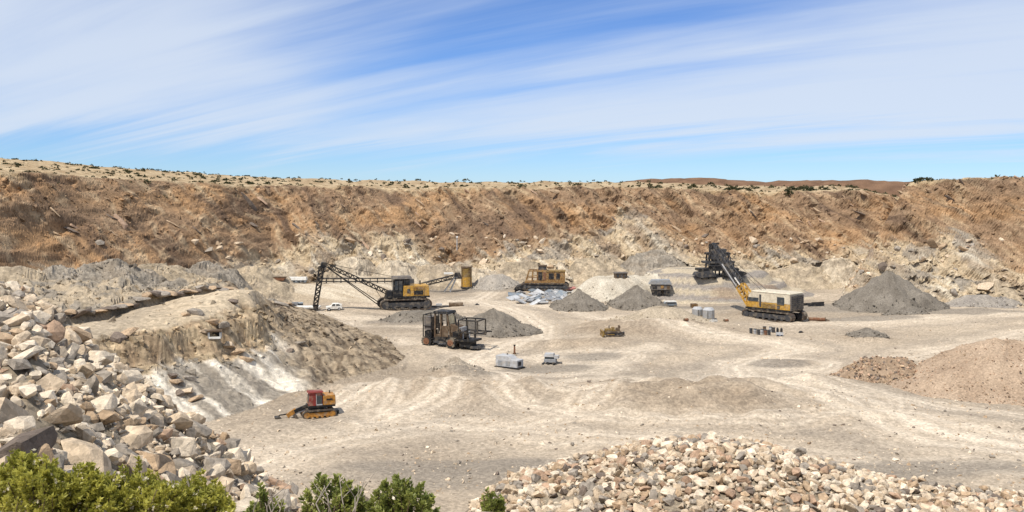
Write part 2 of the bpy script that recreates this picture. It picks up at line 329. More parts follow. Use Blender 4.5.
    tc_ = lerp(tc_, C(.62, .55, .43)[None], np.clip(1.2 * w2 - .15, 0, .8)[:, None]); tc_ = lerp(tc_, brown[None], np.clip(-.1 - w1, 0, .6)[:, None])
    grey = (1 - ss(P, 180, 260)) * ss(fbm(X / 5, v / 4, 136, 2), -.1, .3); tc_ = lerp(tc_, C(.28, .245, .20)[None], (.7 * grey)[:, None])
    wc = lerp(wc, tc_, tal[:, None])
    rim = ss(t + .10 * w3 + .05 * w2, .92, 1.0); pc = lerp(C(.30, .215, .125)[None], C(.46, .36, .23)[None], np.clip(.45 + .7 * b + .5 * a, 0, 1)[:, None])
    wc = lerp(wc, pc, rim[:, None])
    base = np.where(M['wall'][:, None], wc, base); base = np.where(M['plat'][:, None], pc, base)
    spc = np.array([(.27, .235, .19), (.38, .31, .22), (.45, .38, .285)]); sp = M['sp']; on = sp >= 0
    blt = ss(fbm(X / 4.5, (Y + 2 * z) / 4.5, 197, 3), .05, .35)[:, None]; spv = lerp(spc[np.clip(sp, 0, 2)], C(.27, .22, .165)[None], .55 * blt) * (1 + .28 * np.clip(fbm(X / 2.2, (Y + z) / 2.2, 195, 4, .6), -1, 1) + .15 * w2)[:, None]; base = np.where(on[:, None], spv, base)
    nr = M['near']; hc = lerp(C(.33, .27, .20)[None], C(.46, .39, .29)[None], np.clip(.5 + .6 * b, 0, 1)[:, None])
    base = np.where(nr[:, None], hc, base); base = np.where((M['heap'] | M['rub'])[:, None], hc * .6, base)  # heap and rubble soil darkened, painting shade into the gaps between rocks
    return np.clip(base, .02, .85)

# ------------------------------------------------------------------ materials
def earth_mat(name, speck=2.0, bump=.35, vary=.30, rough=.95, bscale=3.0, bdist=.12):
    m = bpy.data.materials.new(name); m.use_nodes = True; t = m.node_tree; bs = t.nodes['Principled BSDF']
    bs.inputs['Roughness'].default_value = rough; bs.inputs['Specular IOR Level'].default_value = .12
    at_ = N(t, 'ShaderNodeAttribute', attribute_name='col'); g = N(t, 'ShaderNodeNewGeometry')
    n1 = N(t, 'ShaderNodeTexNoise'); n1.inputs['Scale'].default_value = speck; n1.inputs['Detail'].default_value = 6; n1.inputs['Roughness'].default_value = .75
    t.links.new(g.outputs['Position'], n1.inputs[0])
    vo = N(t, 'ShaderNodeTexVoronoi'); vo.inputs['Scale'].default_value = speck * 1.6; t.links.new(g.outputs['Position'], vo.inputs[0])
    r1 = N(t, 'ShaderNodeMapRange'); t.links.new(n1.outputs[0], r1.inputs[0]); r1.inputs[1].default_value = .3; r1.inputs[2].default_value = .7
    r1.inputs[3].default_value = 1 - vary; r1.inputs[4].default_value = 1 + vary
    sp = N(t, 'ShaderNodeSeparateColor'); t.links.new(vo.outputs['Color'], sp.inputs[0])
    r2 = N(t, 'ShaderNodeMapRange'); t.links.new(sp.outputs[0], r2.inputs[0]); r2.inputs[3].default_value = 1 - vary * .7; r2.inputs[4].default_value = 1 + vary * .7
    f = math_n(t, 'MULTIPLY', r1.outputs[0], r2.outputs[0])
    mu = N(t, 'ShaderNodeMix', data_type='RGBA', blend_type='MULTIPLY'); mu.inputs[0].default_value = 1
    t.links.new(at_.outputs['Color'], mu.inputs[6]); t.links.new(f, mu.inputs[7]); t.links.new(mu.outputs[2], bs.inputs['Base Color'])
    n2 = N(t, 'ShaderNodeTexNoise'); n2.inputs['Scale'].default_value = bscale; n2.inputs['Detail'].default_value = 8; n2.inputs['Roughness'].default_value = .7
    t.links.new(g.outputs['Position'], n2.inputs[0])
    bp = N(t, 'ShaderNodeBump'); bp.inputs['Strength'].default_value = bump; bp.inputs['Distance'].default_value = bdist
    t.links.new(n2.outputs[0], bp.inputs['Height']); t.links.new(bp.outputs[0], bs.inputs['Normal'])
    return m
M_FLOOR = earth_mat('packed_gravel', 3.0, .8, .26, bscale=4.0, bdist=.14)
M_CLIFF = earth_mat('broken_rock', 1.6, .8, .28, bscale=2.2, bdist=.30)
M_NEAR = earth_mat('stony_soil', 8.0, .6, .3, bscale=9, bdist=.05)
M_GRAVEL = earth_mat('loose_gravel', 4.5, .7, .28, bscale=6.0, bdist=.10)
M_STONE = earth_mat('broken_stone', 5.0, .9, .30, bscale=7, bdist=.07)

def mat(name, col, rough=.6, metal=0.0, var=.18, rust=0.0, scale=3.0, spec=.3, dust=.25):
    m = bpy.data.materials.new(name); m.use_nodes = True; t = m.node_tree; bs = t.nodes['Principled BSDF']
    bs.inputs['Roughness'].default_value = rough; bs.inputs['Metallic'].default_value = metal; bs.inputs['Specular IOR Level'].default_value = spec
    g = N(t, 'ShaderNodeTexCoord'); n1 = N(t, 'ShaderNodeTexNoise'); n1.inputs['Scale'].default_value = scale; n1.inputs['Detail'].default_value = 5
    oi = N(t, 'ShaderNodeObjectInfo'); ad = N(t, 'ShaderNodeVectorMath', operation='ADD'); t.links.new(g.outputs['Object'], ad.inputs[0]); t.links.new(oi.outputs['Random'], ad.inputs[1])
    t.links.new(ad.outputs[0], n1.inputs[0])
    cr = N(t, 'ShaderNodeValToRGB'); c = np.array(col); cr.color_ramp.elements[0].position = .3; cr.color_ramp.elements[1].position = .7
    cr.color_ramp.elements[0].color = (*np.clip(c * (1 - var), 0, 1), 1); cr.color_ramp.elements[1].color = (*np.clip(c * (1 + var), 0, 1), 1)
    t.links.new(n1.outputs[0], cr.inputs[0]); out = cr.outputs[0]
    def layer(out, amt, colr, sc, off):
        n = N(t, 'ShaderNodeTexNoise'); n.inputs['Scale'].default_value = sc; n.inputs['Detail'].default_value = 7; t.links.new(ad.outputs[0], n.inputs[0])
        r = N(t, 'ShaderNodeMapRange'); r.inputs[1].default_value = .62 - off; r.inputs[2].default_value = .72 - off; r.inputs[4].default_value = amt; t.links.new(n.outputs[0], r.inputs[0])
        mx_ = N(t, 'ShaderNodeMix', data_type='RGBA'); t.links.new(r.outputs[0], mx_.inputs[0]); t.links.new(out, mx_.inputs[6]); mx_.inputs[7].default_value = (*colr, 1)
        return mx_.outputs[2]
    if rust: out = layer(out, rust, (.115, .052, .028), scale * 1.3, .15)
    if dust: out = layer(out, dust, (.36, .30, .22), scale * .6, .12)
    t.links.new(out, bs.inputs['Base Color'])
    bp = N(t, 'ShaderNodeBump'); bp.inputs['Strength'].default_value = .15; bp.inputs['Distance'].default_value = .03; t.links.new(n1.outputs[0], bp.inputs['Height']); t.links.new(bp.outputs[0], bs.inputs['Normal'])
    return m
MT = dict(
    black=mat('black_steel', (.022, .022, .024), .55, .3, dust=.22), dark=mat('dark_grey_steel', (.06, .06, .064), .6, .3, dust=.3), grey=mat('grey_paint', (.25, .26, .275), .6, dust=.3),
    lgrey=mat('pale_grey_paint', (.40, .405, .415), .6, dust=.3), white=mat('dusty_white_paint', (.74, .73, .69), .55, var=.08, rust=.12, dust=.35), creamwhite=mat('dusty_cream_paint', (.60, .54, .42), .6, var=.1, rust=.15, dust=.4), yellow=mat('worn_yellow_paint', (.50, .285, .05), .5, rust=.35, dust=.3),
    oldyellow=mat('faded_rusty_yellow_paint', (.30, .175, .06), .7, rust=.75), olive=mat('weathered_ochre_paint', (.24, .16, .045), .7, rust=.7), orange=mat('orange_paint', (.42, .20, .04), .6, rust=.45, dust=.4),
    red=mat('red_paint', (.21, .032, .027), .55, rust=.3, dust=.4), brown=mat('brown_rusty_steel', (.105, .072, .045), .8, .1, rust=.2), rust=mat('rust', (.19, .09, .05), .85, rust=.4),
    rubber=mat('tyre_rubber', (.025, .024, .023), .85, dust=.5), glass=mat('dark_window_glass', (.03, .04, .05), .12, spec=.6, dust=.15), concrete=mat('grey_concrete', (.30, .30, .30), .9, dust=.3),
    cream=mat('cream_panel', (.70, .60, .38), .6), track=mat('dusty_track_steel', (.075, .065, .055), .7, .2, rust=.4, dust=.45), scrapb=mat('blue_grey_sheet_metal', (.21, .245, .28), .5, .3, dust=.25),
    scrapw=mat('pale_sheet_metal', (.50, .51, .52), .5, .2, dust=.25), louvre=mat('brown_grey_louvre', (.13, .115, .105), .7, dust=.3), pink=mat('faded_red_sheet', (.42, .17, .15), .6),
    drumblue=mat('blue_grey_drum', (.16, .20, .28), .6), twig=mat('grey_twig', (.30, .26, .22), .9, dust=0), bark=mat('bush_stem', (.13, .09, .06), .9, dust=0))

# ------------------------------------------------------------------ ground meshes
def mesh_np(name, V, Q, col=None, smooth=True, material=None):
    me = bpy.data.meshes.new(name); nq = len(Q); k = Q.shape[1]
    me.vertices.add(len(V)); me.vertices.foreach_set('co', np.ascontiguousarray(V, np.float32).ravel())
    me.loops.add(nq * k); me.loops.foreach_set('vertex_index', np.ascontiguousarray(Q, np.int32).ravel())
    me.polygons.add(nq); me.polygons.foreach_set('loop_start', np.arange(0, nq * k, k, dtype=np.int32))
    me.polygons.foreach_set('use_smooth', np.full(nq, smooth, bool))
    me.update(calc_edges=True)
    if col is not None:
        a = me.attributes.new('col', 'FLOAT_COLOR', 'POINT'); c4 = np.ones((len(V), 4), np.float32); c4[:, :3] = col; a.data.foreach_set('color', c4.ravel())
    if material: me.materials.append(material)
    return me
def link(name, me, parent=None):
    o = bpy.data.objects.new(name, me); COL.objects.link(o); o.parent = parent; return o

us = np.concatenate([np.linspace(-1.5, -.565, 44), np.linspace(-.56, .56, 1040), np.linspace(.565, 1.5, 44)])
ys = np.concatenate([np.geomspace(1.5, 69, 110), 22528 / np.linspace(22528 / 69.5, 22528 / 148, 205), np.arange(148.4, 250, .40), np.geomspace(250.5, 4000, 60)])
UU, YY = np.meshgrid(us, ys); X = (UU * YY).ravel(); Y = YY.ravel()
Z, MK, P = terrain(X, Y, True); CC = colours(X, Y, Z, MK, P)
nr_, nc_ = UU.shape; ii = np.arange(nr_ * nc_).reshape(nr_, nc_)
Q = np.stack([ii[:-1, :-1], ii[:-1, 1:], ii[1:, 1:], ii[1:, :-1]], -1).reshape(-1, 4)
V = np.stack([X, Y - .8 * MK['wdp'] * MK['wall'], Z], 1)
cls = np.zeros(len(X), int)
cls[MK['bench']] = 1; cls[MK['wall']] = 2; cls[MK['plat']] = 3; cls[MK['near']] = 4; cls[(cls == 0) & (MK['track'] > .45)] = 5
fc = cls[Q].max(1); fc = np.where((cls[Q] == 5).any(1) & (fc == 5) & ~(cls[Q] == 5).all(1), 0, fc)
GROUND = {}
for i, (nm, mt, sm) in enumerate((('quarry_floor', M_FLOOR, True), ('rock_bench', M_CLIFF, False), ('quarry_cliff', M_CLIFF, False), ('plateau', M_FLOOR, True), ('hillside', M_NEAR, True), ('dirt_track', M_FLOOR, True))):
    q = Q[fc == i]; uq, inv = np.unique(q, return_inverse=True)
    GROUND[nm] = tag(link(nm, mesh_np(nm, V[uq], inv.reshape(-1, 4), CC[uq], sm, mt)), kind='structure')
# far hill behind the notch
hx = np.linspace(60, 420, 90); hy = np.linspace(560, 900, 50); HX, HY = np.meshgrid(hx, hy); hp = 512 + F * HX / HY
HZZ = 22 + .55 + (HZ - np.interp(hp, [560, 640, 700, 760, 800, 860, 930, 1010], [190, 180.5, 178.5, 183.0, 181.5, 181.2, 183.5, 190])) / F * 650
HZZ = (HZZ + 14) * np.exp(-((HY - 650) / 120.0) ** 2) - 14 + 0.9 * fbm(HX / 14, HY / 14, 150, 4)
jj = np.arange(HX.size).reshape(HX.shape); hq = np.stack([jj[:-1, :-1], jj[:-1, 1:], jj[1:, 1:], jj[1:, :-1]], -1).reshape(-1, 4)
hcol = lerp(C(.13, .075, .045)[None], C(.21, .125, .075)[None], np.clip(.5 + fbm(HX / 9, HY / 9, 151, 4).ravel(), 0, 1)[:, None])
tag(link('distant_hill', mesh_np('distant_hill', np.stack([HX, HY, HZZ], -1).reshape(-1, 3), hq, hcol, True, M_CLIFF)), kind='structure')

# ------------------------------------------------------------------ rock shapes
def rock_shape(seed, n=13, flat=.75, box=.55):
    r = random.Random(seed); bm = bmesh.new()
    for _ in range(n):
        v = Vector((r.gauss(0, 1), r.gauss(0, 1), r.gauss(0, 1))).normalized()
        m = max(abs(v.x), abs(v.y), abs(v.z)); v = v.lerp(v / m, box) * r.uniform(.85, 1.05)
        bm.verts.new((v.x, v.y * r.uniform(.75, .95), v.z * flat))
    res = bmesh.ops.convex_hull(bm, input=bm.verts)
    for g in [v for v in bm.verts if not v.link_faces]: bm.verts.remove(g)
    bmesh.ops.triangulate(bm, faces=bm.faces); bm.verts.index_update()
    V_ = np.array([v.co[:] for v in bm.verts]); T_ = np.array([[v.index for v in f.verts] for f in bm.faces]); bm.free()
    V_ /= np.abs(V_).max(); return V_, T_
SH = [rock_shape(i, random.Random(i).randint(15, 24), .5 + .4 * random.Random(i + 99).random()) for i in range(16)]
SHS = [rock_shape(200 + i, 8, .75) for i in range(10)]
RC = dict(cream=(.65, .55, .425), buff=(.54, .43, .31), tan=(.42, .305, .20), grey=(.305, .265, .22), pinkish=(.40, .275, .19), dark=(.17, .135, .11))
def rotm(n, rng, tilt=.5):
    a = rng.uniform(0, 6.283, n); b = rng.normal(0, tilt, n); c = rng.normal(0, tilt, n)
    ca, sa, cb_, sb, cc, sc = np.cos(a), np.sin(a), np.cos(b), np.sin(b), np.cos(c), np.sin(c)
    Rz = np.zeros((n, 3, 3)); Rz[:, 0, 0] = ca; Rz[:, 0, 1] = -sa; Rz[:, 1, 0] = sa; Rz[:, 1, 1] = ca; Rz[:, 2, 2] = 1
    Rx = np.zeros((n, 3, 3)); Rx[:, 0, 0] = 1; Rx[:, 1, 1] = cb_; Rx[:, 1, 2] = -sb; Rx[:, 2, 1] = sb; Rx[:, 2, 2] = cb_
    Ry = np.zeros((n, 3, 3)); Ry[:, 1, 1] = 1; Ry[:, 0, 0] = cc; Ry[:, 0, 2] = sc; Ry[:, 2, 0] = -sc; Ry[:, 2, 2] = cc
    return Rz @ Rx @ Ry
def scatter_mesh(name, pos, size, cols, shapes, material, rng, parent=None, tilt=.5):
    n = len(pos); Rm = rotm(n, rng, tilt); pick = rng.integers(0, len(shapes), n); Vs, Ts, Cs = [], [], []; off = 0
    for s in range(len(shapes)):
        ids = np.where(pick == s)[0]
        if not len(ids): continue
        v, t = shapes[s]
        vv = np.einsum('nij,kj->nki', Rm[ids], v) * size[ids][:, None, None] + pos[ids][:, None, :]
        Vs.append(vv.reshape(-1, 3)); Ts.append((t[None] + off + (np.arange(len(ids)) * len(v))[:, None, None]).reshape(-1, 3)); Cs.append(np.repeat(cols[ids], len(v), 0)); off += len(ids) * len(v)
    me = mesh_np(name, np.concatenate(Vs), np.concatenate(Ts), np.concatenate(Cs), False, material)
    return tag(link(name, me, parent), kind='stuff')
_rm = {}
def rock_mesh(i, cname):
    k = (i, cname)
    if k not in _rm:
        v, t = SH[i]; c = np.array(RC[cname]) * (1 + .22 * (random.Random(i * 7 + len(cname)).random() - .5))
        me = mesh_np('rock_' + cname, v, t, np.tile(c, (len(v), 1)), False, M_STONE); _rm[k] = me
    return _rm[k]
def pack(cands, spacing):
    """dart throwing on (x, y, r) sorted big first"""
    grid = {}; out = []; cs_ = .6
    for (x, y, r) in cands:
        gx, gy = int(x // cs_), int(y // cs_); ok = True
        for a in range(gx - 3, gx + 4):
            for b in range(gy - 3, gy + 4):
                for (x2, y2, r2) in grid.get((a, b), ()):
                    if (x - x2) ** 2 + (y - y2) ** 2 < (spacing * (r + r2)) ** 2: ok = False; break
                if not ok: break
            if not ok: break
        if ok: grid.setdefault((gx, gy), []).append((x, y, r)); out.append((x, y, r))
    return np.array(out)
def pickcols(n, names, wts, rng): return rng.choice(names, n, p=np.array(wts) / sum(wts))

# ------------------------------------------------------------------ part builder
class MB:
    """collects shapes in pixel-sized units; build() scales them to metres by k"""
    def __init__(self, k=1.0): self.bm = bmesh.new(); self.k = k
    def _add(self, verts, faces):
        vs = [self.bm.verts.new(Vector(v) * self.k) for v in verts]
        for f in faces:
            try: self.bm.faces.new([vs[i] for i in f])
            except ValueError: pass
        return self
    def box(self, x0, x1, y0, y1, z0, z1, top=None):
        t = top or (x0, x1, y0, y1)
        v = [(x0, y0, z0), (x1, y0, z0), (x1, y1, z0), (x0, y1, z0), (t[0], t[2], z1), (t[1], t[2], z1), (t[1], t[3], z1), (t[0], t[3], z1)]
        return self._add(v, [(0, 3, 2, 1), (4, 5, 6, 7), (0, 1, 5, 4), (1, 2, 6, 5), (2, 3, 7, 6), (3, 0, 4, 7)])
    def prism(self, prof, y0, y1):                 # profile in x, z
        n = len(prof); v = [(x, y0, z) for x, z in prof] + [(x, y1, z) for x, z in prof]
        return self._add(v, [tuple(range(n)), tuple(range(2 * n - 1, n - 1, -1))] + [(i, i + n, (i + 1) % n + n, (i + 1) % n) for i in range(n)])
    def bar(self, a, b, w=.5, h=None):
        a, b = Vector(a), Vector(b); h = h or w; d = (b - a).normalized(); up = Vector((0, 0, 1)) if abs(d.z) < .9 else Vector((0, 1, 0))
        s_ = d.cross(up).normalized(); u = s_.cross(d)
        v = [p + s_ * i * w / 2 + u * j * h / 2 for p in (a, b) for i, j in ((-1, -1), (1, -1), (1, 1), (-1, 1))]
        return self._add(v, [(0, 3, 2, 1), (4, 5, 6, 7), (0, 1, 5, 4), (1, 2, 6, 5), (2, 3, 7, 6), (3, 0, 4, 7)])
    def cyl(self, a, b, r, n=14, r2=None):
        a, b = Vector(a), Vector(b); r2 = r if r2 is None else r2; d = (b - a).normalized(); up = Vector((0, 0, 1)) if abs(d.z) < .9 else Vector((1, 0, 0))
        s_ = d.cross(up).normalized(); u = s_.cross(d)
        v = [a + (s_ * math.cos(i * 6.28319 / n) + u * math.sin(i * 6.28319 / n)) * r for i in range(n)] + [b + (s_ * math.cos(i * 6.28319 / n) + u * math.sin(i * 6.28319 / n)) * r2 for i in range(n)]
        return self._add(v, [tuple(range(n - 1, -1, -1)), tuple(range(n, 2 * n))] + [(i, (i + 1) % n, (i + 1) % n + n, i + n) for i in range(n)])
    def lattice(self, a, b, wa, wb, n=8, ch=.7, br=.45):
        """four chords and zigzag braces from a to b"""
        a, b = Vector(a), Vector(b); d = (b - a).normalized(); s_ = Vector((0, 1, 0)); u = s_.cross(d).normalized()
        def cn(t, i, j): w_ = wa + (wb - wa) * t; return a.lerp(b, t) + s_ * i * w_ / 2 + u * j * w_ / 2
        for i, j in ((-1, -1), (1, -1), (1, 1), (-1, 1)): self.bar(cn(0, i, j), cn(1, i, j), ch)
        for q in range(n):
            t0, t1 = q / n, (q + 1) / n
            for (i, j), (k_, l) in (((-1, -1), (-1, 1)), ((1, -1), (1, 1)), ((-1, -1), (1, -1)), ((-1, 1), (1, 1))):
                self.bar(cn(t0, i, j), cn(t1, k_, l), br); self.bar(cn(t1, i, j), cn(t1, k_, l), br)
        return self
    def build(self, name, m, parent=None, bevel=0.0):
        bmesh.ops.recalc_face_normals(self.bm, faces=self.bm.faces)
        if bevel: bmesh.ops.bevel(self.bm, geom=list(self.bm.edges), offset=bevel, segments=1, affect='EDGES', clamp_overlap=True)
        me = bpy.data.meshes.new(name); self.bm.to_mesh(me); self.bm.free(); me.materials.append(MT[m] if isinstance(m, str) else m)
        return link(name, me, parent)
def thing(name, label, cat, px, py, yaw=0, z=None, group=None, Y=None, sink=.05):
    """an Empty where the thing stands; its distance comes from the ground under the pixel"""
    if Y is None:
        q = np.arange(70, 230, .5); hit = terrain((px - 512) / F * q, q) >= CAMZ - (py - HZ) / F * q     # first ground hit along the pixel's ray
        Y = float(q[np.argmax(hit)]) if hit.any() else 200.0
    x = (px - 512) / F * Y; zg = H(x, Y) - sink if z is None else z
    o = bpy.data.objects.new(name, None); COL.objects.link(o); o.location = (x, Y, zg); o.rotation_euler = (0, 0, R(yaw)); o.empty_display_size = .5
    tag(o, label, cat, group); return o, Y / F
def crawler(root, k, x0, x1, y0, y1, h, m='track', inner='dark', rollers=6, frame=None):
    """one crawler track: shoes round the outline, frame with rollers inside"""
    r = h / 2; n = 7; prof = []
    for i in range(n): a = -math.pi / 2 + math.pi * i / (n - 1); prof.append((x1 - r + r * math.cos(a), r + r * math.sin(a)))
    for i in range(n): a = math.pi / 2 + math.pi * i / (n - 1); prof.append((x0 + r + r * math.cos(a), r + r * math.sin(a)))
    t_ = MB(k); N_ = len(prof)
    q = [(r + (x - (x0 + x1) / 2) * (1 - 2.2 / (x1 - x0)) + (x0 + x1) / 2 - r, r + (z - r) * (1 - 2.2 / h)) for x, z in prof]
    for i in range(N_):
        j = (i + 1) % N_; a, b, c, d = prof[i], prof[j], q[j], q[i]
        t_._add([(a[0], y0, a[1]), (b[0], y0, b[1]), (c[0], y0, c[1]), (d[0], y0, d[1]), (a[0], y1, a[1]), (b[0], y1, b[1]), (c[0], y1, c[1]), (d[0], y1, d[1])],
                [(0, 1, 2, 3), (7, 6, 5, 4), (0, 4, 5, 1), (3, 2, 6, 7)])
    nsh = int((x1 - x0 - h) / 1.6)
    for i in range(nsh):
        x = x0 + r + (x1 - x0 - h) * (i + .5) / nsh; t_.box(x - .35, x + .35, y0 - .1, y1 + .1, -.35, .1); t_.box(x - .35, x + .35, y0 - .1, y1 + .1, h - .1, h + .3)
    tr = t_.build('crawler_track', m, root)
    f = MB(k); f.box(x0 + h * .6, x1 - h * .6, y0 + .8, y1 - .8, h * .28, h * .72); f.build('track_frame', frame or inner, tr)
    for i in range(rollers):
        x = x0 + h * .5 + (x1 - x0 - h) * i / (rollers - 1); big = i in (0, rollers - 1)
        MB(k).cyl((x, y0 + .3, r if big else h * .28), (x, y1 - .3, r if big else h * .28), r * .72 if big else h * .17, 10).build('roller', inner if not frame else frame, tr)
    return tr

# ------------------------------------------------------------------ stockpiles
def pile(name, label, cat, px, py, Y, rad, h, cols, ry=None, group=None, flat=0.0, seed=1, mtl=None, ns=96, nr2=34, ang=0.0, rough=.06):
    ry = ry or rad; x0 = (px - 512) / F * Y; a = np.linspace(0, 2 * np.pi, ns, endpoint=False); r = np.linspace(0, 1, nr2); A, Rr = np.meshgrid(a, r)
    wob = 1 + .10 * noise(np.cos(A) * 1.6 + seed, np.sin(A) * 1.6, seed) + .05 * noise(np.cos(A) * 5 + seed, np.sin(A) * 5, seed + 1)
    lx = np.cos(A) * Rr * rad * wob; ly = np.sin(A) * Rr * ry * wob; cx, sx_ = math.cos(ang), math.sin(ang); XX = x0 + lx * cx - ly * sx_; YY_ = Y + lx * sx_ + ly * cx
    if flat: prof = 1 - ss(Rr, flat, 1.0)
    else: prof = np.clip(1.04 - np.sqrt(Rr ** 2 + .006) * 1.02, 0, 1); prof = prof * (1 - .10 * np.sin(np.pi * Rr))
    edge = np.clip((1 - Rr) * 6, 0, 1)
    hh = h * prof + edge * (rough * 1.5 * h * fbm(XX / (rad * .35), YY_ / (rad * .35), seed + 3, 5, .6) + .16 * noise(A * 9, Rr * 2, seed + 9) * min(1, h / 3) + .05 * fbm(XX / .7, YY_ / .7, seed + 5, 2))
    zt = terrain(XX.ravel(), YY_.ravel()).reshape(XX.shape); base = zt[-1].min(); ZZ = np.maximum(hh + (lerp(zt.mean(), zt, .35 + .65 * ss(Rr, .3, .95))), zt - .4 * (Rr > .8)) - .25 * (Rr > .97)
    Vv = np.stack([XX - x0, YY_ - Y, ZZ - base], -1).reshape(-1, 3); jj_ = np.arange(XX.size).reshape(XX.shape); j2 = np.roll(jj_, -1, 1)
    qq = np.stack([jj_[:-1], jj_[1:], j2[1:], j2[:-1]], -1).reshape(-1, 4)[:, ::-1]
    n_ = np.clip(.5 + .55 * fbm(XX / (rad * .3), YY_ / (rad * .3), seed + 20, 4) + .35 * noise(A * 10, Rr * 3 + 3, seed + 21), 0, 1).ravel()[:, None]
    cc = lerp(C(*cols[0])[None], C(*cols[1])[None], n_)
    o = link(name, mesh_np(name, Vv, qq, cc, True, mtl or M_GRAVEL)); o.location = (x0, Y, base); tag(o, label, cat, group)
    rp = np.random.default_rng(seed); g_ = Rr.ravel(); w_ = np.where(g_ > .05, g_ ** 5, 0); ns_ = int(60 * rad); ids = rp.choice(len(g_), ns_, p=w_ / w_.sum()); pp = Vv[ids] + rp.normal(0, .22, (ns_, 3)) * np.array([1, 1, .1])
    scatter_mesh('rolled_stones', pp, np.exp(rp.normal(math.log(.11), .4, ns_)).clip(.04, .3), np.clip(cc[ids] * rp.uniform(.6, 1.5, (ns_, 1)), 0, .8), SHS, M_STONE, rp, o); return o, np.stack([XX, YY_, ZZ], -1), Rr
GREY = ((.14, .122, .10), (.215, .19, .158)); WHITE = ((.37, .32, .25), (.54, .49, .40)); PINK = ((.30, .22, .155), (.42, .32, .23)); REDR = ((.24, .172, .118), (.33, .245, .17))
pile('gravel_pile', 'dark grey gravel cone beside the black wheeled loader', 'gravel pile', 493, 324, 149, 7.2, 3.7, GREY, ry=5.5, seed=11)
pile('gravel_pile', 'small grey gravel cone right of the scrap sheet metal', 'gravel pile', 579, 304, 175, 5.2, 3.3, GREY, seed=12)
pile('gravel_pile', 'grey gravel cone in front of the pale sand bank and hut', 'gravel pile', 637, 303, 178, 5.4, 3.6, GREY, seed=13)
pile('gravel_pile', 'tall pointed dark grey gravel cone under the right quarry wall', 'gravel pile', 889, 300, 177, 9.6, 6.6, GREY, ry=8, seed=14)
pile('gravel_pile', 'low grey gravel heap at the toe of the tall grey cone', 'gravel pile', 905, 312, 167.5, 3.8, 1.2, GREY, ry=2.2, seed=15)
sbank, SV, SR_ = pile('sand_pile', 'pale whitish sand bank with flat top below the brown hut', 'sand pile', 611, 290, 192, 9.6, 3.5, WHITE, ry=8.5, flat=.32, seed=16, rough=.03)
pink, PV, PR = pile('gravel_pile', 'large pinkish tan gravel heap with smooth round top', 'gravel pile', 1008, 380, 110, 13.6, 4.7, PINK, ry=11, flat=.06, seed=17, rough=.05)
redp, RV, RR_ = pile('rubble_heap', 'low reddish brown rubble heap beside the pinkish gravel', 'rubble heap', 886, 372, 114, 6.6, 1.9, REDR, ry=4.8, flat=.3, seed=18, rough=.16)
pile('gravel_pile', 'flattened dark grey gravel spread behind the black wheeled loader', 'gravel pile', 424, 322, 160, 7.0, 1.1, GREY, ry=4.2, flat=.45, seed=19)
pile('gravel_pile', 'low grey talus mound at the far wall left of the rusty excavator', 'gravel pile', 497, 282, 207, 5.5, 2.4, ((.26, .235, .205), (.36, .32, .27)), flat=.2, seed=20)
pile('gravel_pile', 'long low grey mound at the foot of the right wall', 'gravel pile', 978, 300, 178, 7.5, 1.8, ((.24, .215, .19), (.33, .295, .25)), ry=3.2, flat=.1, seed=22)
pile('gravel_pile', 'small brown gravel hump among tracks near the wheeled loader', 'gravel pile', 456, 374, 119, 3.2, 1.7, ((.27, .225, .175), (.36, .31, .245)), ry=2.6, seed=23)
pile('gravel_pile', 'small dark gravel hump alone on the open right floor', 'gravel pile', 868, 339, 141, 3.0, 1.0, GREY, ry=2.0, seed=24)
pile('earth_pile', 'broad tan earth mound behind the small ochre bulldozer', 'earth pile', 662, 322, 162, 8.5, 2.0, ((.30, .25, .185), (.43, .36, .27)), ry=5, flat=.15, seed=25)
def on_pile(Vp, Rp, n, rng, lo=.15, hi=1.0):
    f = Vp.reshape(-1, 3); g = Rp.ravel(); c = np.where((g > lo) & (g < hi))[0]; p = f[rng.choice(c, n, p=g[c] / g[c].sum())]; return p + rng.normal(0, .15, (n, 3)) * np.array([1, 1, 0])
rg = np.random.default_rng(31)
def local_stuff(name, parent, pos, size, names, wts, rng, shapes=SHS, var=.25):
    cols = np.array([RC[c] for c in pickcols(len(pos), names, wts, rng)]) * (1 + var * rng.uniform(-1, 1, (len(pos), 1)))
    o = scatter_mesh(name, pos - np.array(parent.location), size, cols, shapes, M_STONE, rng, parent); return o
local_stuff('stones', redp, on_pile(RV, RR_, 900, rg), rg.uniform(.07, .26, 900), ['pinkish', 'tan', 'dark'], [4, 2, 3], rg)
local_stuff('stones', pink, on_pile(PV, PR, 1500, rg), rg.uniform(.05, .13, 1500), ['pinkish', 'tan', 'cream', 'dark'], [5, 2, 1, .6], rg)

# ------------------------------------------------------------------ left lattice-boom crane
t, k = thing('crawler_crane', 'yellow tracked dragline with long black lattice boom and drooping stick', 'crane', 405, 309, 16)
crawler(t, k, -26, 26, -9, -3, 11); crawler(t, k, -26, 26, 9, 15, 11)
MB(k).box(-14, 14, -3, 9, 3, 9).cyl((0, 3, 9), (0, 3, 12), 7, 18).build('undercarriage', 'dark', t)
MB(k).box(-18, 24, -7, 12, 12, 13.6).build('deck', 'black', t)
eh = MB(k).box(-3, 23.5, -7, 12, 13.6, 24, (-2.6, 23, -6.6, 11.6)).build('engine_house', 'yellow', t, .05)
MB(k).box(8, 17, -7.35, -6.85, 15, 19).build('grille', 'black', eh); MB(k).box(7.4, 7.8, -7.3, -6.8, 14, 23.4).box(18, 18.4, -7.3, -6.8, 14, 23.4).box(9, 17, -7.3, -6.8, 20.5, 22.8).build('panel_seam', 'oldyellow', eh)
MB(k).box(1, 4, -7.3, -6.8, 17, 21).build('hatch', 'dark', eh); MB(k).cyl((16, 4, 24), (16, 4, 28), .7).build('exhaust', 'black', eh)
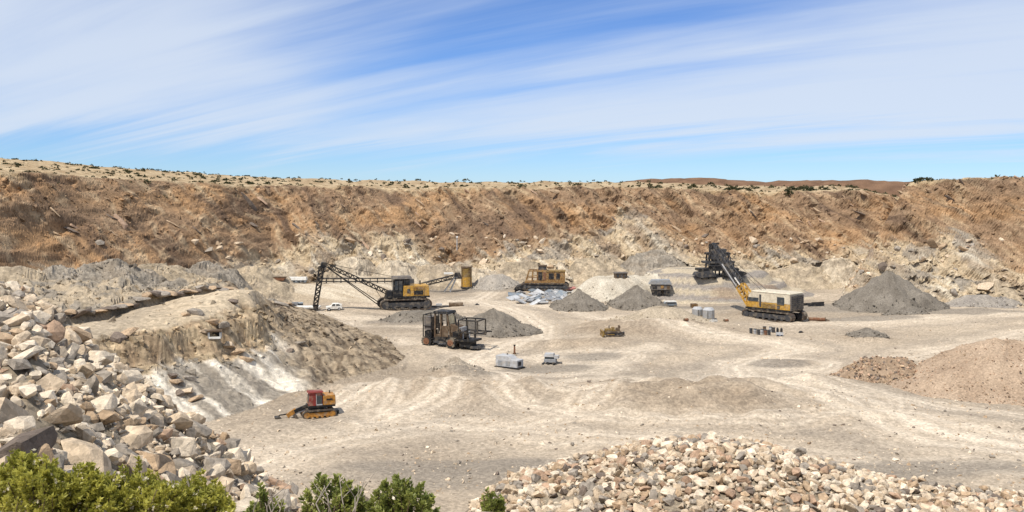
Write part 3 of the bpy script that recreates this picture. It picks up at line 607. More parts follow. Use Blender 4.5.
cb_ = MB(k).box(-13, -3.2, -7, 3, 13.6, 31, (-11.5, -3.2, -6.5, 2.6)).build('cab', 'black', t, .04)
MB(k).box(-11.2, -8, -7.25, -6.7, 20, 29).build('window', 'glass', cb_); MB(k).box(-7.2, -4, -7.25, -6.7, 19, 29).build('window', 'glass', cb_)
MB(k).box(-13.0, -12.2, -5.5, 1.5, 19, 28).build('window', 'glass', cb_)
MB(k).box(-13.5, 6, -7.8, 6, 31, 33.4, (-12, 5, -7, 5)).build('roof', 'louvre', cb_)
MB(k).box(-3, 4, -5, 8, 24, 31).build('rear_cabin', 'black', t)
for xx in (-2, .2, 2.4): MB(k).box(xx, xx + 1.5, -5.25, -4.9, 25.5, 30).build('window', 'glass', t)
MB(k).box(-20, -13, -4, 8, 11, 19, (-18, -13, -3, 7)).build('boom_foot', 'black', t)
MB(k).lattice((-17, 2, 17), (-79, 2, 46.5), 3.6, 3.2, 12, .95, .6).build('boom', 'black', t)
lb = MB(k)
for dy, zt_ in ((-4, 3), (1.5, 6), (7, 3)): lb.bar((-24, dy, zt_), (-78, 2, 44.5), .85)
for q in range(1, 9):
    f_ = q / 9; lb.bar((-24 - 54 * f_, lerp(-4, 2, f_), lerp(3, 44.5, f_)), (-24 - 54 * f_, lerp(7, 2, f_), lerp(3, 44.5, f_)), .4)
lb.build('strut_boom', 'black', t)
MB(k).cyl((-80.5, -1.5, 46.2), (-80.5, 5.5, 46.2), 2.6, 16).bar((-77, -1, 46), (-84, -1, 44), 1.4).bar((-77, 5, 46), (-84, 5, 44), 1.4).build('boom_head', 'black', t)
MB(k).lattice((-82, 2, 44.5), (-88, 2, 7), 4.6, 3.8, 8, 1.0, .6).build('stick', 'black', t)
MB(k).prism([(-91, 7), (-85, 7), (-86, 2), (-89, 1)], 0, 4).build('hook_block', 'black', t)
MB(k).bar((-4, 1, 31), (-79, 1, 47.4), .28).bar((-4, 4, 31), (-79, 4, 47.4), .28).bar((-20, 2, 6), (-30, 2, 22), .4).build('hoist_cable', 'black', t)

t, k = thing('steel_pipe', 'short fat rusty pipe on dark skids behind the yellow dragline', 'pipe', 448, 307, 8, sink=.12)
MB(k).cyl((1, 0, 2.6), (15, 0, 2.6), 2.5, 16).build('pipe_shell', 'brown', t); MB(k).box(-18, 4, -1.6, 1.6, .6, 2.2).build('skid', 'dark', t); MB(k).box(-12, -6, -1.2, 1.2, 2.2, 4.2).build('clamp', 'lgrey', t)

# belt conveyors behind the crane
t, k = thing('belt_conveyor', 'inclined black truss conveyor rising to the yellow tank', 'conveyor', 438, 292, 10)
MB(k).lattice((-26, 0, 5), (18, 0, 15.5), 3.2, 3.2, 9, .8, .5).build('truss', 'black', t)
MB(k).bar((-26, 0, 7), (20, 0, 18), 3, .5).build('belt', 'dark', t); MB(k).box(6, 15, -2.2, 2.2, 17.8, 19.2).build('canopy', 'white', t)
MB(k).box(16, 24, -2.5, 2.5, 13, 19, (17, 22, -2, 2)).build('head_drum', 'black', t)
for dx, tx in ((4, 17), (10, 19)): MB(k).bar((dx + 2, -2, 0), (tx, -2, 15), .8).bar((dx + 2, 2, 0), (tx, 2, 15), .8).build('leg', 'grey', t)
MB(k).bar((-22, -1.5, 0), (-22, -1.5, 6), .8).bar((-22, 1.5, 0), (-22, 1.5, 6), .8).build('leg', 'dark', t)
t, k = thing('belt_conveyor', 'long level black conveyor along the tan bank behind the boom', 'conveyor', 362, 285, 0, Y=196)
for z_ in (1.5, 4.6): MB(k).bar((-44, -1, z_), (46, -1, z_ + .3), .8).bar((-44, 1.6, z_), (46, 1.6, z_ + .3), .8).build('rail', 'black', t)
MB(k).box(-44, 46, -1, 1.6, 4.9, 5.3).build('belt', 'dark', t)
for i in range(13): MB(k).bar((-43 + i * 7.3, -1, -1.5), (-43 + i * 7.3, -1, 4.8), .6).bar((-43 + i * 7.3, 1.6, -1.5), (-43 + i * 7.3, 1.6, 4.8), .6).build('leg', 'dark', t)
MB(k).box(46, 52, -2, 3, -1, 4).build('drive_unit', 'dark', t)
t, k = thing('trailer', 'long white flat-roofed trailer on top of the tan bank', 'trailer', 295, 284, 2, Y=196)
MB(k).box(-11, 12, -4, 4, 3.6, 6.4, (-10.5, 11.5, -3.6, 3.6)).build('roof', 'white', t); MB(k).box(-10.5, 11.5, -3.7, 3.7, 1.2, 3.6).build('body', 'scrapb', t)
for x_ in (-8, -5, 5, 8): MB(k).cyl((x_, -4, .9), (x_, -3, .9), .95, 10).build('wheel', 'rubber', t)
for x_ in (-7, -2, 3, 7): MB(k).box(x_, x_ + 2.5, -3.9, -3.6, 1.9, 3.2).build('window', 'glass', t)
t, k = thing('rusty_boat_tank', 'rusty brown trough lying on the bank beneath the white trailer', 'trough', 279, 288, -4, Y=191)
MB(k).prism([(-7, 3.4), (7, 3.4), (5, .4), (-5, .4)], -2.5, 2.5).build('hull', 'rust', t); MB(k).box(-7.3, 7.3, -2.8, 2.8, 3.4, 4).build('rim', 'brown', t)
t, k = thing('flatbed_trailer', 'low white flatbed standing under the drooping stick', 'flatbed', 308, 309, 0)
MB(k).box(-12, 12, -6, 6, 1.6, 3).build('deck', 'white', t); MB(k).box(-10, 10, -3, 3, .8, 1.6).build('frame', 'dark', t)
for x_ in (-8, 7): MB(k).cyl((x_, -5.5, 1), (x_, -4.5, 1), 1, 10).build('wheel', 'rubber', t)
t, k = thing('pickup_truck', 'dusty white truck parked at the tip of the stick', 'truck', 334, 310, 12)
b_ = MB(k).prism([(-8, 1.6), (-8, 4.2), (-3, 4.6), (-1.6, 7), (4, 7), (8, 5.8), (8, 1.6)], -3.6, 3.6).build('body', 'white', t, .05)
MB(k).prism([(-2.5, 4.7), (-1.2, 6.6), (1, 6.6), (1, 4.7)], -3.72, -3.5).build('window', 'glass', b_); MB(k).prism([(2, 4.7), (2, 6.4), (5, 6.2), (6, 4.7)], -3.72, -3.5).build('window', 'glass', b_)
for x_ in (-5, 5): 
    wh = MB(k).cyl((x_, -3.9, 1.5), (x_, -2.8, 1.5), 1.5, 12).build('wheel', 'rubber', t); MB(k).cyl((x_, -4, 1.5), (x_, -3.85, 1.5), .8, 10).build('rim', 'lgrey', wh)
    MB(k).cyl((x_, 2.8, 1.5), (x_, 3.9, 1.5), 1.5, 12).build('wheel', 'rubber', t)
t, k = thing('pump_skid', 'small blue grey pump skid at the edge of the bench', 'pump', 297, 306, 8)
MB(k).box(-6, 6, -2.5, 2.5, 0, 1.2).build('skid', 'dark', t); MB(k).box(-5, 1, -2, 2, 1.2, 4).build('housing', 'grey', t); MB(k).cyl((1, 0, 2.6), (6, 0, 2.6), 1.4).build('motor', 'scrapb', t)
t, k = thing('storage_tank', 'upright yellow and brown ribbed tank beside the inclined conveyor', 'tank', 466.5, 288, 0, sink=.1)
tk = MB(k).cyl((0, 0, .5), (0, 0, 10.5), 5.4, 20).build('lower_shell', 'yellow', t); MB(k).cyl((0, 0, 10.5), (0, 0, 20), 5.3, 20).build('upper_shell', 'olive', t)
MB(k).cyl((0, 0, 20), (0, 0, 20.8), 5.8, 20).build('lid', 'brown', t); MB(k).cyl((0, 0, -.5), (0, 0, 1), 6, 20).build('base_ring', 'dark', t)
for a_ in (-.9, .9, 2.4, 4): MB(k).bar((5.6 * math.sin(a_), -5.6 * math.cos(a_), 0), (5.6 * math.sin(a_), -5.6 * math.cos(a_), 20), .7).build('rib', 'brown', t)
t, k = thing('marker_post', 'thin pale post standing on the quarry wall above the tank', 'post', 457, 256, 0, Y=224)
MB(k).cyl((0, 0, -3), (0, 0, 15), .55, 8).build('pole', 'lgrey', t); MB(k).box(-1, 1, -.6, .6, 14, 15.6).build('cap', 'white', t)

# ------------------------------------------------------------------ wheeled loader
t, k = thing('wheeled_loader', 'black and rusty wheeled loader with open cab and caged platform', 'loader', 450, 346, -24)
def wheel(root, x, y0, y1, r, rm='rust'):
    wh = MB(k); n_ = 18
    wh.cyl((x, y0, r), (x, y1, r), r, n_)
    for i in range(n_): a_ = i * 6.2832 / n_; wh.bar((x + r * math.cos(a_), y0, r + r * math.sin(a_)), (x + r * math.cos(a_ + .12), y1, r + r * math.sin(a_ + .12)), .7)
    w_ = wh.build('tyre', 'rubber', root); s_ = -1 if y0 < 0 else 1; ye = min(y0, y1) if s_ < 0 else max(y0, y1)
    MB(k).cyl((x, ye - .3, r), (x, ye + .3, r), r * .62, 14).cyl((x, ye - .7, r), (x, ye + .7, r), r * .22, 8).build('rim', rm, w_)
for x_ in (-21, 6): wheel(t, x_, -11, -6, 5.3); wheel(t, x_, 6, 11, 5.3)
MB(k).box(-25, 22, -6, 6, 4.5, 9).box(-12, 0, -8.5, 8.5, 5, 10).build('chassis', 'black', t); MB(k).box(-14, -2, -9.2, -8.6, 4, 6).build('step', 'dark', t)
rg_ = MB(k); 
for x_ in (-26, -17): rg_.bar((x_, -8, 9), (x_, -8, 31), .9).bar((x_, 8, 9), (x_, 8, 31), .9)
rg_.bar((-26, -8, 31), (-17, -8, 31), .9).bar((-26, 8, 31), (-17, 8, 31), .9).bar((-26, -8, 31), (-26, 8, 31), .9).bar((-26, -8, 20), (-17, -8, 20), .7); rg_.build('rear_guard', 'black', t)
MB(k).box(-25, -17.5, -7, 7, 9, 15).build('rear_box', 'black', t); MB(k).box(-25.2, -17.4, -7.3, 7.3, 16, 29).build('radiator', 'louvre', t)
cbn = MB(k)
for x_, lean in ((-13, 0), (-6.5, 0), (2, -1.5)):
    for y_ in (-7, 7): cbn.bar((x_ + (2.5 if lean else 0), y_, 9), (x_ + lean, y_, 33), 1.5)
cbn.box(-13, -6, -7, 7, 9, 12); cbn = cbn.build('cab_frame', 'brown', t)
MB(k).box(-15, 3, -8.4, 8.4, 33, 35.4, (-14, 2, -8, 8)).build('roof', 'black', cbn); MB(k).box(-5.5, 1.6, -7.1, -6.5, 10, 21).build('door', 'brown', cbn)
MB(k).box(-10, -4, -3, 3, 11, 15).box(-11, -9, -3, 3, 15, 23).build('seat', 'black', cbn); MB(k).bar((0, 0, 12), (-3, 0, 20), .7).cyl((-3, 0, 20), (-3.4, 0, 20.6), 2, 10).build('steering_wheel', 'black', cbn)
MB(k).prism([(1.6, 22), (.6, 31), (1.2, 31), (2.4, 22)], -6.4, 6.4).build('windscreen', 'cream', cbn)
hd = MB(k).prism([(3, 9), (3, 23), (12, 21), (16, 17), (16, 9)], -6, 6).build('hood', 'brown', t, .04); MB(k).box(6, 14, -6.3, -5.9, 10, 15.5).build('grille', 'black', hd)
MB(k).box(11, 16.4, -5.8, 5.8, 16.5, 20).build('nose', 'lgrey', hd); MB(k).cyl((9, -3, 20), (7, -3, 31), .8, 8).cyl((7, -3, 31), (5.5, -3, 32), .8, 8).build('exhaust', 'black', hd)
MB(k).box(10, 31, -9, 9, 7, 9).build('platform', 'black', t); MB(k).box(14, 26, -7, 7, 1.5, 7).build('axle_box', 'black', t); MB(k).box(26, 35, -8, 8, .6, 3, (27, 34, -8, 8)).build('bumper', 'dark', t)
fr = MB(k)
for y_ in (-9, 9):
    for x_ in (14, 24, 35): fr.bar((x_, y_, 16), (x_, y_, 28), 1.1)
    fr.bar((14, y_, 28), (35, y_, 28), 1.1); fr.bar((10, y_, 16), (42, y_, 16), 1.4)
fr.bar((35, -9, 28), (35, 9, 28), 1).bar((14, -9, 28), (14, 9, 28), 1).bar((38, -9, 16), (38, 9, 16), 1.2).bar((24, -8, 9), (24, -8, 16), 1.6).bar((24, 8, 9), (24, 8, 16), 1.6); cg = fr.build('cage', 'black', t)
ms = MB(k)
for i in range(1, 10): ms.bar((24 + 1.1 * i, -9, 16.5), (24 + 1.1 * i, -9, 27.6), .18)
for i in range(1, 10): ms.bar((14, -9, 16.5 + 1.15 * i), (35, -9, 16.5 + 1.15 * i), .18)
ms.build('mesh_panel', 'dark', cg)
MB(k).cyl((16, -3, 9), (16, -3, 16), 1, 8).build('ram', 'lgrey', t); MB(k).cyl((20, 3, 9), (20, 3, 16), 1, 8).build('ram', 'lgrey', t)

# ------------------------------------------------------------------ right mining shovel
t, k = thing('mining_shovel', 'large white and yellow tracked shovel with tall angled dark boom', 'shovel', 773, 319, -46)
crawler(t, k, -27, 30, -15, -8, 9.5, rollers=8); crawler(t, k, -27, 30, 8, 15, 9.5, rollers=8)
MB(k).box(-16, 18, -8, 8, 2, 7.5).cyl((0, 0, 7.5), (0, 0, 10), 9, 20).build('undercarriage', 'black', t); MB(k).box(-24, 26, -12.5, 12.5, 10, 11.5).build('deck', 'black', t)
hs = MB(k).box(-17, 26, -12, 12, 17.5, 27.5).prism([(-22, 17.5), (-17, 17.5), (-17, 27.5), (-20.5, 24)], -12, 12).build('machine_house', 'creamwhite', t, .06)
MB(k).box(-23, 26, -11.9, 11.9, 11.5, 17.4).build('lower_house', 'yellow', t, .05)
MB(k).box(-17.5, 26.5, -12.4, 12.4, 27.5, 28.4, (-16, 25, -11, 11)).build('roof', 'creamwhite', t)
MB(k).box(-21, -9, -12.35, -11.9, 18, 21.5).build('window', 'glass', hs); MB(k).box(12, 20, -12.35, -11.9, 16.5, 24).build('window', 'glass', hs); MB(k).box(-8, -6, -12.4, -11.9, 13, 25).build('door', 'dark', hs)
MB(k).box(-5, 10, -12.3, -11.8, 12, 16.6).build('side_panel', 'olive', t); MB(k).box(12, 15, -12.3, -11.8, 12.5, 15.5).build('hatch', 'dark', t)
lv = MB(k).box(26, 27.4, -11.5, 11.5, 11.5, 26).build('rear_louvre', 'louvre', t)
for i in range(7): MB(k).box(27.4, 27.9, -11, 11, 12.4 + i * 1.95, 13.4 + i * 1.95).build('slat', 'dark', lv)
MB(k).bar((27.6, 0, 11.5), (27.6, 0, 26.2), .9).build('mullion', 'dark', lv)
MB(k).lattice((-22, 0, 11), (-38, 0, 31), 8.5, 6.8, 4, 1.5, .9).build('boom_base', 'yellow', t)
bmn = MB(k).lattice((-38, 0, 31), (-71, 0, 69), 6.8, 5, 10, 1.7, .9); bmn.bar((-38, -2, 31), (-71, -2, 69), 1.4, 2.6).bar((-38, 2, 31), (-71, 2, 69), 1.4, 2.6); bmn.build('boom', 'dark', t)
MB(k).bar((-40, -3.8, 30), (-58, -3.6, 52), 1).build('hydraulic_ram', 'lgrey', t); MB(k).bar((-36, -4.2, 32), (-42, -4.2, 39), 1.2).build('conduit', 'white', t)
MB(k).cyl((-72, -4, 70), (-72, 4, 70), 2.8, 16).build('boom_sheave', 'black', t)
MB(k).bar((-10, -4, 28), (-71, -3, 72), .3).bar((-10, 4, 28), (-71, 3, 72), .3).build('hoist_cable', 'black', t)

# crusher on its terrace
t, k = thing('crusher_plant', 'black stepped steel crusher plant perched on a banded terrace', 'crusher', 718, 277, 6, sink=.15)
MB(k).prism([(-26, 3), (-24, 6), (-8, 7.5), (-4, 2), (-20, .5)], -8, 2).build('chute', 'dark', t); MB(k).prism([(4, 2), (6, 7.5), (26, 6), (28, 4), (20, .5)], -7, 3).build('chute', 'black', t)
MB(k).box(-21, 20, -5, 9, 7, 9.5).build('platform', 'black', t); MB(k).box(-15, 16, -4, 8, 14.5, 16.5).build('platform', 'dark', t); MB(k).box(-12, 12, -3, 7, 23, 25).build('platform', 'black', t)
for x_, z1 in ((-18, 8), (-11, 24), (-4, 24), (4, 24), (11, 24), (17, 15)):
    MB(k).bar((x_, -4, -1), (x_ * .85, -3, z1), 1.3).bar((x_, 8, -1), (x_ * .85, 7, z1), 1.3).build('column', 'black', t)
MB(k).box(-8, 8, -3, 6, 9.5, 14.5).build('jaw_housing', 'black', t); MB(k).prism([(-9, 23), (9, 23), (5, 16.5), (-5, 16.5)], -3, 6).build('hopper', 'dark', t)
MB(k).box(-8, -1, -2, 5, 25, 31).build('motor_house', 'black', t); MB(k).cyl((-5, 0, 31), (-5, 0, 35), 1.5).bar((-5, 0, 34), (1, 0, 34), 1.6).build('exhaust_bend', 'black', t); MB(k).box(1, 8, -2, 5, 25, 28.5).build('gear_case', 'dark', t)
for y_ in (-5, 9): MB(k).bar((-21, y_, 12.5), (20, y_, 12.5), .5).bar((-15, y_ + 1, 19.5), (16, y_ - 1, 19.5), .5).build('railing', 'dark', t)
MB(k).bar((14, -4, 9), (10, -4, 24), .9).bar((-14, -4, 9), (-10, -4, 24), .9).bar((-14, -4, 16), (-4, -4, 9), .7).bar((14, -4, 16), (4, -4, 9), .7).build('brace', 'dark', t)
t, k = thing('steel_grating', 'dark steel grating lying on the wall right of the crusher plant', 'grating', 750, 269, -8, Y=208, sink=0)
MB(k).box(-7, 7, -3, 3, .2, 1.2).build('frame', 'black', t)
for i in range(6): MB(k).bar((-6 + i * 2.4, -3.2, 1.2), (-6 + i * 2.4, 3.2, 1.2), .6).build('bar', 'dark', t)

# ------------------------------------------------------------------ small tracked excavator
t, k = thing('mini_excavator', 'small orange excavator with red cab and folded arm', 'excavator', 317, 417, 20)
crawler(t, k, -16, 18, -11, -6, 8.5, rollers=6, m='track', frame='orange'); crawler(t, k, -16, 18, 5, 10, 8.5, rollers=6, frame='orange')
MB(k).box(-8, 10, -6, 5, 3, 8).cyl((0, 0, 8), (0, 0, 11), 7, 16).build('undercarriage', 'black', t); MB(k).box(-10, 17, -8.5, 8, 11, 12.6).build('deck', 'black', t)
cb2 = MB(k).box(-9.5, 4.5, -8.4, 1.5, 12.6, 25.6, (-8.8, 4.2, -8, 1.2)).build('cab', 'red', t, .03)
MB(k).box(-1.6, 3.6, -8.75, -8.1, 14.5, 22.5).build('window', 'glass', cb2); MB(k).box(-2.2, -1.7, -8.7, -8.1, 13, 24).box(-2.2, 4, -8.7, -8.1, 13, 14.2).build('door_frame', 'lgrey', cb2); MB(k).box(-9.75, -9.1, -7, .5, 16, 23).build('window', 'glass', cb2)
MB(k).box(-10.2, 5.2, -9, 2, 25.6, 26.8, (-9.4, 4.6, -8.4, 1.5)).build('roof', 'red', cb2)
en = MB(k).box(4.8, 17.5, -8.4, 8, 12.6, 22.4, (4.8, 16.8, -8, 7.6)).box(-9, 4.8, 1.6, 8, 12.6, 19).build('engine_cover', 'orange', t, .04); MB(k).box(8, 14, -8.65, -8.2, 17.5, 19).build('vent', 'black', en); MB(k).cyl((13, 3, 22), (13, 3, 25), .7, 8).build('exhaust', 'black', en)
MB(k).bar((-8, -3, 13), (-23, -3, 7.5), 2.6, 3.4).build('boom', 'black', t); MB(k).bar((-21, -3, 9), (-30, -3, 3.5), 2.4, 4.2).build('stick', 'orange', t); MB(k).bar((-12, -3, 8.5), (-22, -3, 5), 1).build('ram', 'lgrey', t)
MB(k).bar((-30, -3, 5.5), (-37, -3, 5), 1.2).bar((-37, -3, 5), (-40, -3, 1.5), 1.2).build('linkage', 'black', t)
MB(k).prism([(-41, 0), (-42, 3.5), (-38, 4), (-35, 1.5), (-33, 0)], -7, 1).build('bucket', 'black', t); MB(k).bar((-34, -6, .5), (-22, -6, .5), 1).bar((-34, 1, .5), (-22, 1, .5), 1).build('blade_arm', 'black', t)
MB(k).prism([(-23, 0), (-21.5, 0), (-20.5, 4), (-22, 4.5)], -11, 10).build('blade', 'track', t)
MB(k).box(17, 21, -6, 6, 3, 6).build('counterweight', 'black', t)

# ------------------------------------------------------------------ old rusty excavator above the scrap
t, k = thing('rusty_excavator', 'derelict rusty yellow tracked machine above the scrap sheets', 'excavator', 545, 289.5, -4)
crawler(t, k, -24, 24, -8, -2, 7, rollers=7); crawler(t, k, -24, 24, 6, 12, 7, rollers=7)
MB(k).box(-18, 18, -2, 6, 2, 7).build('undercarriage', 'black', t); MB(k).prism([(-31, .5), (-29, 3), (-22, 5), (-20, 1)], -9, 12).build('blade', 'black', t)
MB(k).box(-20, 20, -7, 10, 7, 8.4).build('deck', 'oldyellow', t)
ff = MB(k)
for y_ in (-6.5, 9): ff.bar((-19, y_, 8), (-16, y_, 19), 1.1).bar((-16, y_, 19), (-8, y_, 19), 1.1).bar((-13, y_, 8), (-12, y_, 19), .9).bar((-19, y_, 12), (-8, y_, 13), .8)
ff.bar((-16, -6.5, 19), (-16, 9, 19), 1); ff.build('front_frame', 'oldyellow', t)
hb = MB(k).box(2, 20, -6.5, 9, 8.4, 18.4).build('engine_house', 'oldyellow', t, .04); MB(k).box(4, 9, -6.8, -6.3, 11, 17).build('opening', 'black', hb); MB(k).box(11.5, 15, -6.8, -6.3, 11, 17).build('opening', 'black', hb)
MB(k).box(1.5, 20.5, -7, 9.5, 18.4, 19.2).build('roof', 'olive', hb)
cb3 = MB(k).box(-8, 2, -6, 5, 8.4, 20).build('cab', 'oldyellow', t); MB(k).box(-6.5, -2.5, -6.3, -5.8, 10, 18).build('window', 'black', cb3); MB(k).box(-1.5, 1, -6.3, -5.8, 10, 18).build('door', 'rust', cb3)
MB(k).box(-6.5, 1.5, -4, 4, 20, 23.5).build('cupola', 'dark', t); MB(k).box(-7.2, 2, -4.6, 4.6, 23.5, 24.5).build('cupola_roof', 'brown', t)

# scrap sheets, each its own
rs = random.Random(5); sheet_kinds = [('scrapb', 'blue grey'), ('scrapw', 'pale'), ('grey', 'grey'), ('lgrey', 'light grey')]
for i in range(46):
    u_ = rs.random(); v_ = rs.random(); px_ = 512 + 66 * u_ + 4 * v_; py_ = lerp(304, 291, v_) + rs.uniform(-1, 1)
    if px_ > 560 + 20 * v_ and v_ < .5: py_ -= 4
    m_, cn = sheet_kinds[rs.choice([0, 0, 1, 1, 2, 3])] if i != 9 else ('pink', 'faded red')
    Yv = 22528 / (py_ - HZ) * .985; xw = (px_ - 512) / F * Yv; kk = Yv / F
    L, W_ = rs.uniform(3, 8), rs.uniform(2, 4.5)
    o = MB(kk).box(-L, L, -W_, W_, -.22, .22).box(-L, L, -W_ - .3, -W_, -.6, .5).box(-L, L, W_, W_ + .3, -.6, .5).build('metal_sheet', m_)
    o.rotation_euler = (rs.uniform(.05, .5), rs.gauss(0, .28), rs.uniform(-.9, .9) + (1.4 if i % 4 == 0 else 0)); o.location = (xw, Yv, H(xw, Yv) + .35 + .02 * (i % 9))
    tag(o, ('long ' if L > 6 else 'short ' if L < 4.2 else '') + cn + ' metal sheet ' + ('against the rusty excavator tracks' if v_ > .66 else 'in the middle of the scrap' if v_ > .33 else 'on the outer edge of the scrap') + (' beside the gravel cone' if u_ > .6 else ''), 'metal sheet', 'scrap sheets below the rusty excavator')

# ------------------------------------------------------------------ small plant on the floor
t, k = thing('bulldozer', 'small ochre bulldozer alone in the middle of the floor', 'bulldozer', 613, 336, 6)
crawler(t, k, -9, 9, -7, -3.5, 4.6, rollers=5); crawler(t, k, -9, 9, 3.5, 7, 4.6, rollers=5)
MB(k).prism([(-8, 2.5), (-8, 6.8), (-1, 7.2), (-1, 2.5)], -3.2, 3.2).build('engine_hood', 'olive', t, .03); MB(k).box(-1, 7, -3.4, 3.4, 2.5, 5).build('body', 'olive', t)
MB(k).box(3, 6.5, -2.6, 2.6, 5, 7.5).box(5.6, 7, -2.6, 2.6, 7.5, 10).build('seat', 'brown', t); MB(k).cyl((-4, 0, 7), (-4, 0, 10), .5, 8).build('exhaust', 'dark', t); MB(k).box(-1.2, 1.2, -2.5, 2.5, 5, 8.4).build('dashboard', 'olive', t)
MB(k).prism([(-12, 0), (-10.8, 0), (-10.2, 3), (-11, 5.6), (-12, 5.2), (-11.3, 2.6)], -8, 8).build('blade', 'olive', t); MB(k).bar((-11, -6, 2), (0, -7.4, 2), .8).bar((-11, 6, 2), (0, 7.4, 2), .8).build('push_arm', 'olive', t)
MB(k).prism([(8, 3), (11.5, 3.6), (11.5, .5), (10.8, .5), (10.6, 2.6), (8, 2)], -1.5, 1.5).build('ripper', 'dark', t)
t, k = thing('generator', 'pale grey generator with stepped low nose on the dark patch', 'generator', 508, 367.5, -32)
g_ = MB(k).prism([(-11, 1.2), (-11, 11.5), (-10, 12.2), (3.5, 12.2), (8, 9), (14.5, 8.6), (14.5, 1.2)], -6, 6).build('canopy', 'lgrey', t, .04); MB(k).box(-12, 16, -6.6, 6.6, 0, 1.2).build('skid', 'black', t)
MB(k).box(14.4, 14.8, -4, 1, 3, 7).build('radiator_opening', 'black', g_); MB(k).box(-8, -3, -6.25, -5.9, 2.6, 7).build('door', 'grey', g_); MB(k).box(1, 6, -6.25, -5.9, 2.6, 7).build('door', 'grey', g_); MB(k).cyl((-2, 2, 12), (-2, 2, 13.6), .7, 8).build('exhaust', 'dark', g_)
t, k = thing('compressor', 'small grey two-tier compressor trailer across from the generator', 'compressor', 551.5, 364.5, -14)
MB(k).box(-7, 5, -4, 4, 2, 5.4).build('lower_body', 'grey', t, .03); MB(k).box(-7, 3, -4, 4, 7.6, 10.8, (-6.4, 2.4, -3.5, 3.5)).build('upper_body', 'lgrey', t); MB(k).box(-6.4, 2.4, -3.4, 3.4, 5.4, 7.6).build('window_band', 'glass', t)
for x_ in (-3, 3): MB(k).cyl((x_, -4.5, 1.3), (x_, -3.4, 1.3), 1.4, 12).build('wheel', 'rubber', t)
MB(k).bar((5, 0, 2), (11, 0, 1), .8).build('drawbar', 'dark', t); MB(k).box(3, 7.5, -3, 3, 6, 9).build('tool_box', 'lgrey', t); MB(k).box(-9, -7, -5, 3, 0, 1).build('chock', 'black', t)
t, k = thing('marker_post', 'short rusty post with dark cap behind the generator', 'post', 514.5, 354, 4)
MB(k).box(-1.1, 1.1, -1, 1, -.5, 8.5, (-.7, .7, -.7, .7)).build('pillar', 'rust', t); MB(k).box(-1, 1, -1, 1, 8.5, 9.6).build('cap', 'black', t); MB(k).box(-1.7, 1.7, -1.6, 1.6, -.4, 1.2).build('foot', 'brown', t)
t, k = thing('hut', 'small brown timber hut on top of the pale sand bank', 'hut', 620.5, 281, 8, Y=190.5, z=float(SV.reshape(-1, 3)[np.argmin(np.hypot(SV[..., 0].ravel() - 108.5 / F * 190.5, SV[..., 1].ravel() - 190.5)), 2]) - .15)
hw = MB(k).box(-6, 6, -4, 4, -1.5, 6).build('wall', 'brown', t); MB(k).box(-6.6, 6.6, -4.6, 4.6, 6, 7).build('roof', 'louvre', t); MB(k).box(-1, 1.4, -4.3, -3.9, 0, 5).build('door', 'dark', hw)
for x_ in (-4.6, 3): MB(k).box(x_, x_ + 1.8, -4.3, -3.9, 2.4, 4.8).build('window', 'glass', hw)
t, k = thing('ore_hopper', 'dark grey ore hopper shed standing on black legs', 'hopper', 660.5, 296, -6)
MB(k).prism([(-12, 12), (-9, 16), (9, 16.5), (11, 12)], -7, 7).build('roof', 'grey', t); hw = MB(k).box(-9.5, 10, -6, 6, 6.5, 12).build('wall', 'louvre', t)
for x_, x2 in ((-9, -6), (-3.4, -.4), (3, 8.5)): MB(k).box(x_, x2, -5.5, -3.5, -.6, 6.5).build('leg', 'black', t)
for x_ in (-9, 7): MB(k).box(x_, x_ + 2, 3.5, 5.5, -.6, 6.5).build('leg', 'black', t)
MB(k).box(-8, -4, -6.3, -5.9, 7.5, 10.5).build('opening', 'black', hw); MB(k).box(0, 3, -6.3, -5.9, 8, 11).build('hatch', 'oldyellow', hw); MB(k).box(6, 9, -6.3, -5.9, 7, 10.6).build('opening', 'brown', hw)
t, k = thing('van', 'small white roofed van parked below the ore hopper', 'van', 669.5, 306.5, 8)
b_ = MB(k).prism([(-7, 1.2), (-7, 3.4), (-5, 4.8), (6, 4.8), (7, 3.4), (7, 1.2)], -3, 3).build('body', 'scrapb', t, .03); MB(k).box(-5.4, 6.2, -3.2, 3.2, 4.8, 5.6).build('roof', 'white', b_); MB(k).box(-4.5, 5.5, -3.15, -2.9, 3.2, 4.5).build('window', 'glass', b_)
for x_ in (-4.5, 4.5): MB(k).cyl((x_, -3.3, 1.1), (x_, -2.3, 1.1), 1.1, 10).build('wheel', 'rubber', t); MB(k).cyl((x_, 2.3, 1.1), (x_, 3.3, 1.1), 1.1, 10).build('wheel', 'rubber', t)
t, k = thing('white_tarpaulin', 'crumpled white tarpaulin on the ground left of the ore hopper', 'tarpaulin', 641.5, 291, 0, sink=.1)
tp = MB(k); tp.prism([(-4, 0), (-3, 2), (-.5, 2.6), (2, 1.6), (4, 2.2), (5, 0)], -3, 2); tp.build('sheet', 'white', t, .1)
for (cx_, w_, h_, yw, lab) in ((697.5, 5.4, 11, 12, 'grey concrete tank beside the small brown crate and its taller twin'), (708.5, 6, 12, -6, 'taller grey concrete tank with pale lump of concrete in front')):
    t, k = thing('concrete_tank', lab, 'tank', cx_, 319.5 - (1.5 if cx_ < 700 else 0), yw)
    MB(k).cyl((0, 0, -.4), (0, 0, h_ * .82), w_, 12).build('shell', 'concrete', t, .03); MB(k).cyl((0, 0, h_ * .82), (0, 0, h_), w_ * .99, 12, w_ * .7).build('lid', 'lgrey', t)
    MB(k).bar((-w_ * .2, -w_ * 1.0, 0), (-w_ * .2, -w_ * 1.0, h_ * .8), .5).build('ladder', 'dark', t)
